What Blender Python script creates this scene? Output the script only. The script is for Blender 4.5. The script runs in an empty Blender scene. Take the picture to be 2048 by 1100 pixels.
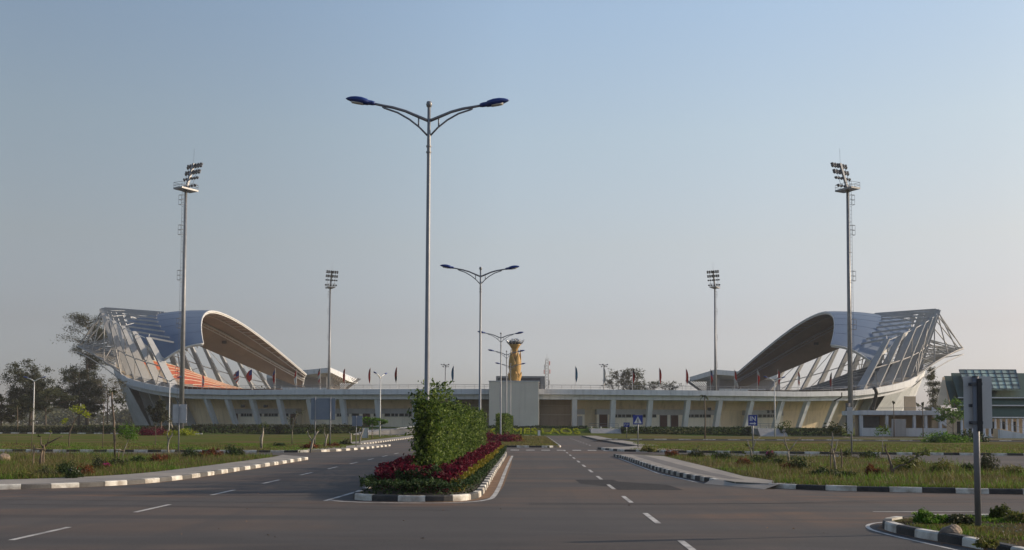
import bpy, math, random
import numpy as np
from mathutils import Matrix, Vector
random.seed(7)
rng = np.random.default_rng(7)
SC = bpy.context.scene
COL = SC.collection
R = math.radians

# ------------------------------------------------------------------ camera
F = 2048.0                                   # focal length in photo pixels (2048 wide)
PIT = math.atan((847 - 741) / F)
YAW = math.atan((1059 - 1024) / F)
ROLL = R(0.2)
CAM = np.array([0.0, 0.0, 2.2])
ROT = Matrix.Rotation(YAW, 3, 'Z') @ Matrix.Rotation(math.pi / 2 + PIT, 3, 'X') @ Matrix.Rotation(ROLL, 3, 'Z')
RN = np.array(ROT)
cd = bpy.data.cameras.new('camera')
cam = bpy.data.objects.new('camera', cd)
COL.objects.link(cam)
cam.location = CAM
cam.rotation_euler = ROT.to_euler()
cd.sensor_width = 36.0
cd.lens = 36.0
cd.shift_y = 191 / 2048
cd.clip_start = 0.1
cd.clip_end = 9000
SC.camera = cam

# ------------------------------------------------------------------ sky and sun
SUN_AZ, SUN_EL = 13.5, 20.4                  # azimuth counted from +X towards +Y
w = bpy.data.worlds.new('World')
SC.world = w
w.use_nodes = True
nt = w.node_tree
bg = nt.nodes['Background']
sky = nt.nodes.new('ShaderNodeTexSky')
sky.sky_type = 'NISHITA'
sky.sun_disc = False
sky.sun_elevation = R(SUN_EL)
sky.sun_rotation = R(90 - SUN_AZ)
sky.altitude = 50
sky.air_density = 1.0
sky.dust_density = 2.2
sky.ozone_density = 1.3
hs = nt.nodes.new('ShaderNodeHueSaturation')
hs.inputs['Saturation'].default_value = 0.72
nt.links.new(sky.outputs[0], hs.inputs['Color'])
# hazy evening air: greyer towards the horizon, a broad glow on the sun's side of the sky
tcw = nt.nodes.new('ShaderNodeTexCoord')
sep = nt.nodes.new('ShaderNodeSeparateXYZ'); nt.links.new(tcw.outputs['Generated'], sep.inputs[0])
def sky_ramp(sock, lo, hi, stops):
    mr = nt.nodes.new('ShaderNodeMapRange'); mr.inputs['From Min'].default_value = lo; mr.inputs['From Max'].default_value = hi
    nt.links.new(sock, mr.inputs['Value'])
    cr = nt.nodes.new('ShaderNodeValToRGB'); nt.links.new(mr.outputs[0], cr.inputs[0]); e = cr.color_ramp.elements
    for i, (p, c) in enumerate(stops):
        q = e[0] if i == 0 else e[1] if i == len(stops) - 1 else None
        if q is None: continue
        q.position = (p - lo) / (hi - lo); q.color = (*[x / 2 for x in c], 1)
    for p, c in stops[1:-1]:
        q = e.new((p - lo) / (hi - lo)); q.color = (*[x / 2 for x in c], 1)
    return cr.outputs[0]
elev = sky_ramp(sep.outputs['Z'], 0.0, 1.0, [(0.0, (1.22, 1.30, 1.62)), (0.048, (1.236, 1.241, 1.50)), (0.091, (1.247, 1.146, 1.236)), (0.17, (1.422, 1.305, 1.231)), (0.272, (1.542, 1.541, 1.449)), (0.375, (1.52, 1.657, 1.704)), (1.0, (1.05, 1.45, 1.98))])
hd = nt.nodes.new('ShaderNodeVectorMath'); hd.operation = 'MULTIPLY'; hd.inputs[1].default_value = (1, 1, 0); nt.links.new(tcw.outputs['Generated'], hd.inputs[0])
hn = nt.nodes.new('ShaderNodeVectorMath'); hn.operation = 'NORMALIZE'; nt.links.new(hd.outputs[0], hn.inputs[0])
dt = nt.nodes.new('ShaderNodeVectorMath'); dt.operation = 'DOT_PRODUCT'; nt.links.new(hn.outputs[0], dt.inputs[0])
dt.inputs[1].default_value = (math.cos(R(SUN_AZ)), math.sin(R(SUN_AZ)), 0)
azim = sky_ramp(dt.outputs['Value'], -1.0, 1.0, [(-1.0, (.70,) * 3), (-.23, (.733,) * 3), (-.03, (.833,) * 3), (.216, (1.0,) * 3), (.448, (.943,) * 3), (.613, (.845,) * 3), (1.0, (.8,) * 3)])
def vmul(a, b, k=None):
    m = nt.nodes.new('ShaderNodeVectorMath'); m.operation = 'MULTIPLY'; nt.links.new(a, m.inputs[0])
    if b is None: m.inputs[1].default_value = (k, k, k)
    else: nt.links.new(b, m.inputs[1])
    return m.outputs[0]
nt.links.new(vmul(vmul(vmul(hs.outputs[0], elev), azim), None, 4.0), bg.inputs['Color'])
bg.inputs['Strength'].default_value = 0.075
sd = bpy.data.lights.new('sun', 'SUN')
sd.energy = 2.8
sd.angle = R(0.6)
sd.color = (1.0, 0.80, 0.58)
so = bpy.data.objects.new('sun', sd)
COL.objects.link(so)
dv = Vector((math.cos(R(SUN_AZ)) * math.cos(R(SUN_EL)), math.sin(R(SUN_AZ)) * math.cos(R(SUN_EL)), math.sin(R(SUN_EL))))
so.rotation_euler = dv.to_track_quat('Z', 'Y').to_euler()
so.location = (60, 20, 60)
SC.view_settings.view_transform = 'Standard'
SC.view_settings.look = 'None'
SC.view_settings.exposure = 0.7
SC.view_settings.gamma = 1.0
SC.cycles.max_bounces = 6
SC.cycles.transparent_max_bounces = 8

# ------------------------------------------------------------------ pixel helpers (calibration from the photo)
def ray(px, py):
    return RN @ np.array([(px - 1024) / F, (741 - py) / F, -1.0])
def gnd(px, py, z=0.0):
    d = ray(px, py); return CAM + d * ((z - CAM[2]) / d[2])
def at(px, py, Y):
    d = ray(px, py); return CAM + d * (Y / d[1])
XC, YM = -3.4, 293.0
def cyl(px, py, a, b):
    d = ray(px, py); ox, oy = -XC, -YM
    A = (d[0] / a) ** 2 + (d[1] / b) ** 2; B = 2 * (ox * d[0] / a ** 2 + oy * d[1] / b ** 2); C = (ox / a) ** 2 + (oy / b) ** 2 - 1
    t = (-B - math.sqrt(max(B * B - 4 * A * C, 0))) / (2 * A)
    p = CAM + d * t
    return p, math.atan2((p[1] - YM) / b, (p[0] - XC) / a)

# ------------------------------------------------------------------ materials
def _n(nt, t, **k):
    n = nt.nodes.new(t)
    for a, b in k.items(): setattr(n, a, b)
    return n
def mat(name, col, rough=0.7, var=0.12, scale=2.0, metal=0.0, bump=0.0, bscale=30.0, streak=0.0, col2=None, mask=None, spec=0.4):
    """principled with two octaves of mottling, optional vertical rain streaks, optional second colour in patches"""
    m = bpy.data.materials.new(name); m.use_nodes = True
    t = m.node_tree; p = t.nodes['Principled BSDF']
    p.inputs['Roughness'].default_value = rough; p.inputs['Metallic'].default_value = metal
    p.inputs['Specular IOR Level'].default_value = spec
    tc = _n(t, 'ShaderNodeTexCoord')
    def noise(s, det=4.0, vec=None):
        n = _n(t, 'ShaderNodeTexNoise'); n.inputs['Scale'].default_value = s; n.inputs['Detail'].default_value = det
        t.links.new(vec or tc.outputs['Object'], n.inputs['Vector']); return n.outputs['Fac']
    def mix(fac, a, b, mode='MIX'):
        n = _n(t, 'ShaderNodeMix', data_type='RGBA', blend_type=mode)
        for sock, v in ((n.inputs['Factor'], fac), (n.inputs['A'], a), (n.inputs['B'], b)):
            if hasattr(v, 'is_output'): t.links.new(v, sock)
            elif isinstance(v, (int, float)): sock.default_value = v
            else: sock.default_value = (*v, 1.0)
        return n.outputs['Result']
    def ramp(fac, lo, hi):
        n = _n(t, 'ShaderNodeMapRange'); n.inputs['From Min'].default_value = lo; n.inputs['From Max'].default_value = hi
        t.links.new(fac, n.inputs['Value']); return n.outputs['Result']
    c = col
    base = mix(ramp(noise(scale), 0.3, 0.7), tuple(x * (1 - var) for x in c), tuple(x * (1 + var) for x in c))
    if col2 is not None:
        base = mix(ramp(noise(mask or scale * 0.3, 5.0), 0.42, 0.62), base, col2)
    if var: base = mix(ramp(noise(scale * 9, 3.0), 0.25, 0.75), base, mix(1.0, base, (1 - var * 0.9,) * 3, 'MULTIPLY'))
    if streak:
        mp = _n(t, 'ShaderNodeMapping'); mp.inputs['Scale'].default_value = (1.1, 1.1, 0.07)
        t.links.new(tc.outputs['Object'], mp.inputs['Vector'])
        base = mix(ramp(noise(1.3, 6.0, mp.outputs['Vector']), 0.5, 0.85), base, mix(streak, base, (0.05, 0.045, 0.04)))
    t.links.new(base, p.inputs['Base Color'])
    if bump:
        b = _n(t, 'ShaderNodeBump'); b.inputs['Strength'].default_value = bump; b.inputs['Distance'].default_value = 0.05
        t.links.new(noise(bscale, 3.0), b.inputs['Height']); t.links.new(b.outputs[0], p.inputs['Normal'])
    return m
def leafmat(name, cols, trans=0.3, rough=0.55):
    m = bpy.data.materials.new(name); m.use_nodes = True
    t = m.node_tree; p = t.nodes['Principled BSDF']; out = t.nodes['Material Output']
    g = _n(t, 'ShaderNodeNewGeometry'); cr = _n(t, 'ShaderNodeValToRGB')
    cr.color_ramp.elements[0].color = (*cols[0], 1); cr.color_ramp.elements[-1].color = (*cols[-1], 1)
    for i, c in enumerate(cols[1:-1]):
        e = cr.color_ramp.elements.new((i + 1) / (len(cols) - 1)); e.color = (*c, 1)
    t.links.new(g.outputs['Random Per Island'], cr.inputs[0])
    t.links.new(cr.outputs[0], p.inputs['Base Color']); p.inputs['Roughness'].default_value = rough
    p.inputs['Specular IOR Level'].default_value = 0.15
    tr = _n(t, 'ShaderNodeBsdfTranslucent'); t.links.new(cr.outputs[0], tr.inputs['Color'])
    mx = _n(t, 'ShaderNodeMixShader'); mx.inputs[0].default_value = trans
    t.links.new(p.outputs[0], mx.inputs[1]); t.links.new(tr.outputs[0], mx.inputs[2]); t.links.new(mx.outputs[0], out.inputs['Surface'])
    return m

M = {}
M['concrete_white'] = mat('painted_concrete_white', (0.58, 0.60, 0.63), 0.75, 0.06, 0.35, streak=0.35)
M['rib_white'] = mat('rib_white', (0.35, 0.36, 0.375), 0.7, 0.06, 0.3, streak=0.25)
M['wall_cream'] = mat('wall_cream', (0.82, 0.67, 0.46), 0.85, 0.07, 0.25, streak=0.35)
M['wall_pale'] = mat('wall_pale_cream', (0.82, 0.73, 0.58), 0.85, 0.06, 0.3, streak=0.3)
M['wall_grey'] = mat('wall_grey_band', (0.40, 0.39, 0.39), 0.85, 0.06, 0.3, streak=0.25)
M['tower_wall'] = mat('tower_wall_grey', (0.60, 0.555, 0.49), 0.8, 0.05, 0.4, streak=0.18)
M['concrete'] = mat('raw_concrete', (0.30, 0.29, 0.28), 0.85, 0.14, 0.5, bump=0.2, streak=0.35)
M['roof_blue'] = mat('roof_sheet_blue', (0.115, 0.158, 0.23), 0.55, 0.05, 0.3, metal=0.1, streak=0.1)
M['soffit'] = mat('soffit_board', (0.19, 0.145, 0.115), 0.8, 0.12, 0.25, col2=(0.15, 0.115, 0.095), mask=0.12)
M['steel_white'] = mat('steel_white', (0.55, 0.55, 0.54), 0.5, 0.06, 1.0)
M['steel_grey'] = mat('steel_galvanised', (0.215, 0.22, 0.23), 0.45, 0.12, 1.5, metal=0.25)
M['steel_dark'] = mat('steel_dark', (0.10, 0.105, 0.12), 0.5, 0.15, 2.0, metal=0.3)
M['arm_grey'] = mat('arm_grey', (0.22, 0.22, 0.24), 0.45, 0.1, 3.0, metal=0.3)
M['lamp_blue'] = mat('lamp_blue', (0.012, 0.035, 0.18), 0.35, 0.08, 5.0)
M['lens'] = mat('lamp_lens', (0.55, 0.55, 0.52), 0.25, 0.05, 5.0)
M['seat'] = mat('seat_orange', (0.28, 0.046, 0.022), 0.6, 0.2, 0.8, col2=(0.33, 0.095, 0.03), mask=0.12)
M['seat_shaded'] = mat('seat_shaded', (0.11, 0.115, 0.125), 0.6, 0.2, 0.8)  # right stand's seats in shade, the shade put into a grey colour
M['step'] = mat('step_concrete', (0.42, 0.36, 0.28), 0.85, 0.1, 0.6)
M['door'] = mat('door_brown', (0.075, 0.03, 0.022), 0.6, 0.15, 2.0)
M['glass'] = mat('window_glass', (0.014, 0.016, 0.018), 0.45, 0.1, 1.0)
M['frame'] = mat('window_frame', (0.35, 0.34, 0.33), 0.6, 0.08, 2.0)
M['gold'] = mat('torch_gold', (0.44, 0.26, 0.075), 0.65, 0.14, 1.2, metal=0.0, streak=0.2)
M['silver'] = mat('bowl_silver', (0.55, 0.55, 0.56), 0.3, 0.1, 3.0, metal=0.8)
M['dark'] = mat('dark_matt', (0.022, 0.022, 0.026), 0.6, 0.2, 3.0)
M['screen'] = mat('screen_dark', (0.02, 0.024, 0.04), 0.45, 0.2, 0.5)
M['green_roof'] = mat('green_roof_tile', (0.035, 0.070, 0.050), 0.6, 0.12, 0.6, streak=0.2)
M['gable'] = mat('gable_cream', (0.60, 0.44, 0.28), 0.8, 0.08, 0.5)
M['skylight'] = mat('skylight_glass', (0.34, 0.44, 0.37), 0.45, 0.2, 0.4, col2=(0.12, 0.15, 0.13), mask=0.5)
M['kerb_white'] = mat('kerb_white', (0.66, 0.64, 0.58), 0.75, 0.12, 3.0, bump=0.3, col2=(0.36, 0.32, 0.27), mask=2.6, streak=0.25)
M['kerb_black'] = mat('kerb_black', (0.030, 0.030, 0.032), 0.7, 0.3, 3.0, bump=0.3, col2=(0.07, 0.065, 0.06), mask=1.3)
M['kerb_grey'] = mat('kerb_grey', (0.12, 0.115, 0.11), 0.8, 0.25, 2.0, bump=0.3)
M['line'] = mat('line_paint', (0.50, 0.48, 0.45), 0.75, 0.15, 6.0, col2=(0.27, 0.255, 0.24), mask=2.2)
M['trunk'] = mat('bark', (0.16, 0.125, 0.095), 0.9, 0.3, 4.0, bump=0.4)
M['trunk_pale'] = mat('bark_pale', (0.30, 0.27, 0.23), 0.9, 0.25, 5.0, bump=0.4)
M['stake'] = mat('stake_wood', (0.20, 0.15, 0.10), 0.9, 0.25, 6.0)
M['sign_back'] = mat('sign_back_grey', (0.52, 0.52, 0.53), 0.55, 0.06, 3.0, metal=0.2)
M['sign_post'] = mat('sign_post_grey', (0.18, 0.18, 0.195), 0.5, 0.08, 3.0, metal=0.2)
M['sign_blue'] = mat('sign_blue', (0.012, 0.035, 0.24), 0.4, 0.06, 4.0)
M['sign_white'] = mat('sign_white', (0.62, 0.62, 0.60), 0.5, 0.05, 4.0)
M['sign_panel'] = mat('sign_back_bluegrey', (0.20, 0.235, 0.30), 0.55, 0.07, 1.0, metal=0.2)
M['rock'] = mat('rock', (0.20, 0.155, 0.12), 0.9, 0.3, 5.0, bump=0.8, bscale=14, col2=(0.30, 0.22, 0.15), mask=4)
M['dirt'] = mat('dirt', (0.20, 0.115, 0.065), 0.95, 0.25, 2.0, bump=0.5)
M['soil'] = mat('soil_dark', (0.05, 0.038, 0.026), 0.95, 0.3, 4.0, bump=0.5)
M['pave'] = mat('paving', (0.235, 0.215, 0.195), 0.9, 0.14, 1.2, bump=0.25, col2=(0.29, 0.26, 0.225), mask=0.3)
M['blue_tarp'] = mat('blue_tarp', (0.015, 0.03, 0.12), 0.6, 0.2, 2.0)
for k, c in dict(red=(0.48, 0.022, 0.016), darkred=(0.26, 0.016, 0.016), white=(0.55, 0.54, 0.52), blue=(0.02, 0.035, 0.19), teal=(0.02, 0.13, 0.24), black=(0.02, 0.018, 0.02), rose=(0.50, 0.12, 0.10)).items():
    M['flag_' + k] = mat('flag_' + k, c, 0.8, 0.08, 2.0)
L = {}
L['hedge'] = leafmat('leaf_hedge', [(0.016, 0.032, 0.008), (0.048, 0.088, 0.014), (0.10, 0.155, 0.022), (0.17, 0.22, 0.05)], 0.35)
L['box'] = leafmat('leaf_low_hedge', [(0.012, 0.025, 0.009), (0.028, 0.055, 0.015), (0.05, 0.085, 0.025)], 0.2)
L['dark'] = leafmat('leaf_dark', [(0.030, 0.036, 0.020), (0.046, 0.054, 0.028), (0.070, 0.076, 0.040)], 0.25)
L['tree'] = leafmat('leaf_tree', [(0.032, 0.040, 0.020), (0.055, 0.064, 0.030), (0.085, 0.092, 0.044)], 0.25)
L['dry'] = leafmat('leaf_dry', [(0.06, 0.06, 0.035), (0.10, 0.095, 0.055), (0.13, 0.12, 0.075)], 0.25)
L['red'] = leafmat('leaf_crimson', [(0.022, 0.003, 0.006), (0.07, 0.005, 0.015), (0.13, 0.007, 0.026), (0.17, 0.018, 0.036)], 0.35)
L['yellow'] = leafmat('leaf_yellow', [(0.14, 0.11, 0.01), (0.26, 0.20, 0.018), (0.10, 0.13, 0.018)], 0.3)
L['lime'] = leafmat('leaf_lime', [(0.20, 0.25, 0.014), (0.34, 0.36, 0.02), (0.26, 0.32, 0.022)], 0.3)
L['olive'] = leafmat('leaf_olive', [(0.030, 0.045, 0.012), (0.06, 0.085, 0.018), (0.10, 0.12, 0.03), (0.12, 0.15, 0.03)], 0.3)
L['bright'] = leafmat('leaf_bright', [(0.045, 0.11, 0.012), (0.08, 0.17, 0.02), (0.13, 0.22, 0.03)], 0.4)
L['rust'] = leafmat('leaf_rust', [(0.10, 0.028, 0.012), (0.17, 0.045, 0.018), (0.07, 0.05, 0.02), (0.24, 0.05, 0.02)], 0.3)
L['white'] = leafmat('petal_white', [(0.55, 0.53, 0.42), (0.65, 0.63, 0.52)], 0.3)
L['pink'] = leafmat('petal_pink', [(0.35, 0.03, 0.18), (0.5, 0.05, 0.26)], 0.3)
L['grass'] = leafmat('blade_grass', [(0.06, 0.085, 0.014), (0.10, 0.125, 0.022), (0.15, 0.15, 0.04), (0.20, 0.155, 0.07)], 0.4)
L['grassg'] = leafmat('blade_green', [(0.05, 0.11, 0.012), (0.09, 0.18, 0.018), (0.14, 0.22, 0.03)], 0.4)
L['grassd'] = leafmat('blade_dry', [(0.09, 0.075, 0.03), (0.14, 0.11, 0.05), (0.08, 0.085, 0.03), (0.17, 0.115, 0.055)], 0.35)

# ------------------------------------------------------------------ mesh helpers
def tag(o, label=None, cat=None, group=None, kind=None):
    if label and len(label.split()) > 16: print('LONG', len(label.split()), label)
    if label: o['label'] = label
    if cat: o['category'] = cat
    if group: o['group'] = group
    if kind: o['kind'] = kind
    return o
def thing(name, label, cat, loc=(0, 0, 0), group=None, rz=0.0):
    o = bpy.data.objects.new(name, None); COL.objects.link(o)
    o.location = loc; o.rotation_euler = (0, 0, rz); o.empty_display_size = 0.3
    return tag(o, label, cat, group)
class MB:
    def __init__(s): s.v = []; s.f = []; s.mi = []
    def add(s, vs, fs, mi=0):
        b = len(s.v); s.v += [tuple(map(float, p)) for p in vs]
        s.f += [tuple(b + i for i in f) for f in fs]; s.mi += [mi] * len(fs); return s
    def box(s, x0, x1, y0, y1, z0, z1, mi=0):
        return s.add([(x0, y0, z0), (x1, y0, z0), (x1, y1, z0), (x0, y1, z0), (x0, y0, z1), (x1, y0, z1), (x1, y1, z1), (x0, y1, z1)],
                     [(3, 2, 1, 0), (4, 5, 6, 7), (0, 1, 5, 4), (1, 2, 6, 5), (2, 3, 7, 6), (3, 0, 4, 7)], mi)
    def hexa(s, p, mi=0):   # 8 points: bottom 4, top 4
        return s.add(p, [(3, 2, 1, 0), (4, 5, 6, 7), (0, 1, 5, 4), (1, 2, 6, 5), (2, 3, 7, 6), (3, 0, 4, 7)], mi)
    def tube(s, pts, rad, n=6, cap=True, mi=0):
        pts = [Vector(p) for p in pts]
        if not isinstance(rad, (list, tuple)): rad = [rad] * len(pts)
        rings = []
        for i, p in enumerate(pts):
            d = (pts[min(i + 1, len(pts) - 1)] - pts[max(i - 1, 0)])
            if d.length < 1e-9: d = Vector((0, 0, 1))
            d.normalize()
            u = d.cross(Vector((0, 0, 1)));
            if u.length < 0.05: u = d.cross(Vector((0, 1, 0)))
            u.normalize(); v = d.cross(u)
            rings.append([p + (u * math.cos(2 * math.pi * k / n) + v * math.sin(2 * math.pi * k / n)) * rad[i] for k in range(n)])
        vs = [q for r_ in rings for q in r_]; fs = []
        for i in range(len(pts) - 1):
            for k in range(n):
                a, b = i * n + k, i * n + (k + 1) % n
                fs.append((a, a + n, b + n, b))
        if cap: fs.append(tuple(range(n))); fs.append(tuple(reversed(range((len(pts) - 1) * n, len(pts) * n))))
        return s.add(vs, fs, mi)
    def bar(s, a, b, w_, h_, side=None, mi=0):
        a, b = Vector(a), Vector(b); d = (b - a).normalized()
        u = Vector(side) if side is not None else d.cross(Vector((0, 0, 1)))
        if u.length < 0.05: u = Vector((1, 0, 0))
        u = (u - d * u.dot(d)).normalized(); v = d.cross(u)
        q = []
        for p in (a, b): q += [p - u * w_ / 2 - v * h_ / 2, p + u * w_ / 2 - v * h_ / 2, p + u * w_ / 2 + v * h_ / 2, p - u * w_ / 2 + v * h_ / 2]
        return s.hexa(q, mi)
    def lathe(s, prof, n=16, c=(0, 0, 0), mi=0, axis=None):
        vs = []; fs = []; m = len(prof)
        for r_, z in prof:
            for k in range(n):
                a = 2 * math.pi * k / n; vs.append((c[0] + r_ * math.cos(a), c[1] + r_ * math.sin(a), c[2] + z))
        for i in range(m - 1):
            for k in range(n):
                a, b = i * n + k, i * n + (k + 1) % n; fs.append((a, b, b + n, a + n))
        fs.append(tuple(reversed(range(n)))); fs.append(tuple(range((m - 1) * n, m * n)))
        return s.add(vs, fs, mi)
    def grid(s, P, closed=False, mi=0):    # P[i][j]
        ni, nj = len(P), len(P[0]); vs = [p for r_ in P for p in r_]; fs = []
        for i in range(ni - 1 + (1 if closed else 0)):
            for j in range(nj - 1):
                a = (i % ni) * nj + j; b = ((i + 1) % ni) * nj + j; fs.append((a, b, b + 1, a + 1))
        return s.add(vs, fs, mi)
    def loop(s, secs, closed=False, mi=0):  # list of closed cross sections
        ni, nj = len(secs), len(secs[0]); vs = [p for r_ in secs for p in r_]; fs = []
        for i in range(ni - 1 + (1 if closed else 0)):
            for j in range(nj):
                a = (i % ni) * nj; b = ((i + 1) % ni) * nj; k = (j + 1) % nj
                fs.append((a + j, a + k, b + k, b + j))
        if not closed: fs.append(tuple(reversed(range(nj)))); fs.append(tuple(range((ni - 1) * nj, ni * nj)))
        return s.add(vs, fs, mi)
    def build(s, name, m, parent=None, world=False, smooth=False, bevel=0.0, label=None):
        me = bpy.data.meshes.new(name)
        off = Vector(parent.location) if (world and parent is not None) else Vector((0, 0, 0))
        me.from_pydata([tuple(Vector(p) - off) for p in s.v] if world and parent is not None else s.v, [], s.f)
        for q in (m if isinstance(m, (list, tuple)) else [m]): me.materials.append(q)
        me.polygons.foreach_set('material_index', s.mi)
        if smooth: me.polygons.foreach_set('use_smooth', [True] * len(s.f))
        me.update()
        import bmesh
        bm = bmesh.new(); bm.from_mesh(me); bmesh.ops.recalc_face_normals(bm, faces=bm.faces); bm.to_mesh(me); bm.free()
        o = bpy.data.objects.new(name, me); COL.objects.link(o)
        if parent is not None: o.parent = parent
        if bevel:
            b = o.modifiers.new('bevel', 'BEVEL'); b.width = bevel; b.segments = 2; b.limit_method = 'ANGLE'
        if label: o['label'] = label
        return o
def leaves(name, pts, size, m, parent=None, aspect=0.45, up=0.3, world=False):
    """one mesh of leaf-shaped faces, one per point"""
    pts = np.asarray(pts, float); n = len(pts)
    if world and parent is not None: pts = pts - np.array(parent.location)
    nrm = rng.normal(size=(n, 3)); nrm[:, 2] += up; nrm /= np.linalg.norm(nrm, axis=1)[:, None]
    u = np.cross(nrm, rng.normal(size=(n, 3))); u /= np.linalg.norm(u, axis=1)[:, None] + 1e-9
    v = np.cross(nrm, u)
    sz = size * (0.6 + 0.8 * rng.random(n))[:, None]
    bend = nrm * sz * 0.18
    V = np.stack([pts - u * sz, pts - v * sz * aspect + bend, pts + u * sz, pts + v * sz * aspect + bend], 1).reshape(-1, 3)
    me = bpy.data.meshes.new(name)
    me.vertices.add(4 * n); me.vertices.foreach_set('co', V.ravel())
    me.loops.add(4 * n); me.loops.foreach_set('vertex_index', np.arange(4 * n))
    me.polygons.add(n); me.polygons.foreach_set('loop_start', np.arange(0, 4 * n, 4)); me.polygons.foreach_set('loop_total', np.full(n, 4))
    me.materials.append(m); me.update(calc_edges=True)
    o = bpy.data.objects.new(name, me); COL.objects.link(o)
    if parent is not None: o.parent = parent
    return o
def blades(name, pts, h, m, parent=None, lean=0.35, wid=0.012):
    pts = np.asarray(pts, float); n = len(pts)
    a = rng.random(n) * 6.283; wv = np.stack([np.cos(a), np.sin(a), np.zeros(n)], 1) * wid * (0.6 + 0.8 * rng.random(n))[:, None]
    hh = np.asarray(h) * (0.5 + 0.8 * rng.random(n))
    tip = rng.normal(size=(n, 3)) * lean; tip[:, 2] = 1.0; tip = tip * hh[:, None]
    V = np.stack([pts - wv, pts + wv, pts + tip], 1).reshape(-1, 3)
    me = bpy.data.meshes.new(name)
    me.vertices.add(3 * n); me.vertices.foreach_set('co', V.ravel())
    me.loops.add(3 * n); me.loops.foreach_set('vertex_index', np.arange(3 * n))
    me.polygons.add(n); me.polygons.foreach_set('loop_start', np.arange(0, 3 * n, 3)); me.polygons.foreach_set('loop_total', np.full(n, 3))
    me.materials.append(m); me.update(calc_edges=True)
    o = bpy.data.objects.new(name, me); COL.objects.link(o)
    if parent is not None: o.parent = parent
    return o
def copy_tree(o, parent=None):
    c = o.copy(); COL.objects.link(c)
    if parent is not None: c.parent = parent
    for ch in list(o.children): copy_tree(ch, c)
    return c
def inpoly(pts, poly):
    x, y = pts[:, 0], pts[:, 1]; r_ = np.zeros(len(pts), bool); n = len(poly); j = n - 1
    for i in range(n):
        xi, yi = poly[i][:2]; xj, yj = poly[j][:2]
        c = ((yi > y) != (yj > y)) & (x < (xj - xi) * (y - yi) / (yj - yi + 1e-12) + xi)
        r_ ^= c; j = i
    return r_
def scatter(poly, n):
    P = np.array([p[:2] for p in poly]); lo, hi = P.min(0), P.max(0)
    q = lo + (hi - lo) * rng.random((n, 2)); q = q[inpoly(q, poly)]
    return q
def fbm(x, y, s, seed=0):
    r_ = np.random.default_rng(seed); out = 0
    for o_ in range(4):
        a = r_.random() * 6.28; k = s * 1.9 ** o_; c, d = math.cos(a), math.sin(a)
        out = out + np.sin((x * c + y * d) * k + r_.random() * 6) * np.sin((x * -d + y * c) * k * 1.13 + r_.random() * 6) / (1.5 ** o_)
    return out
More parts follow.
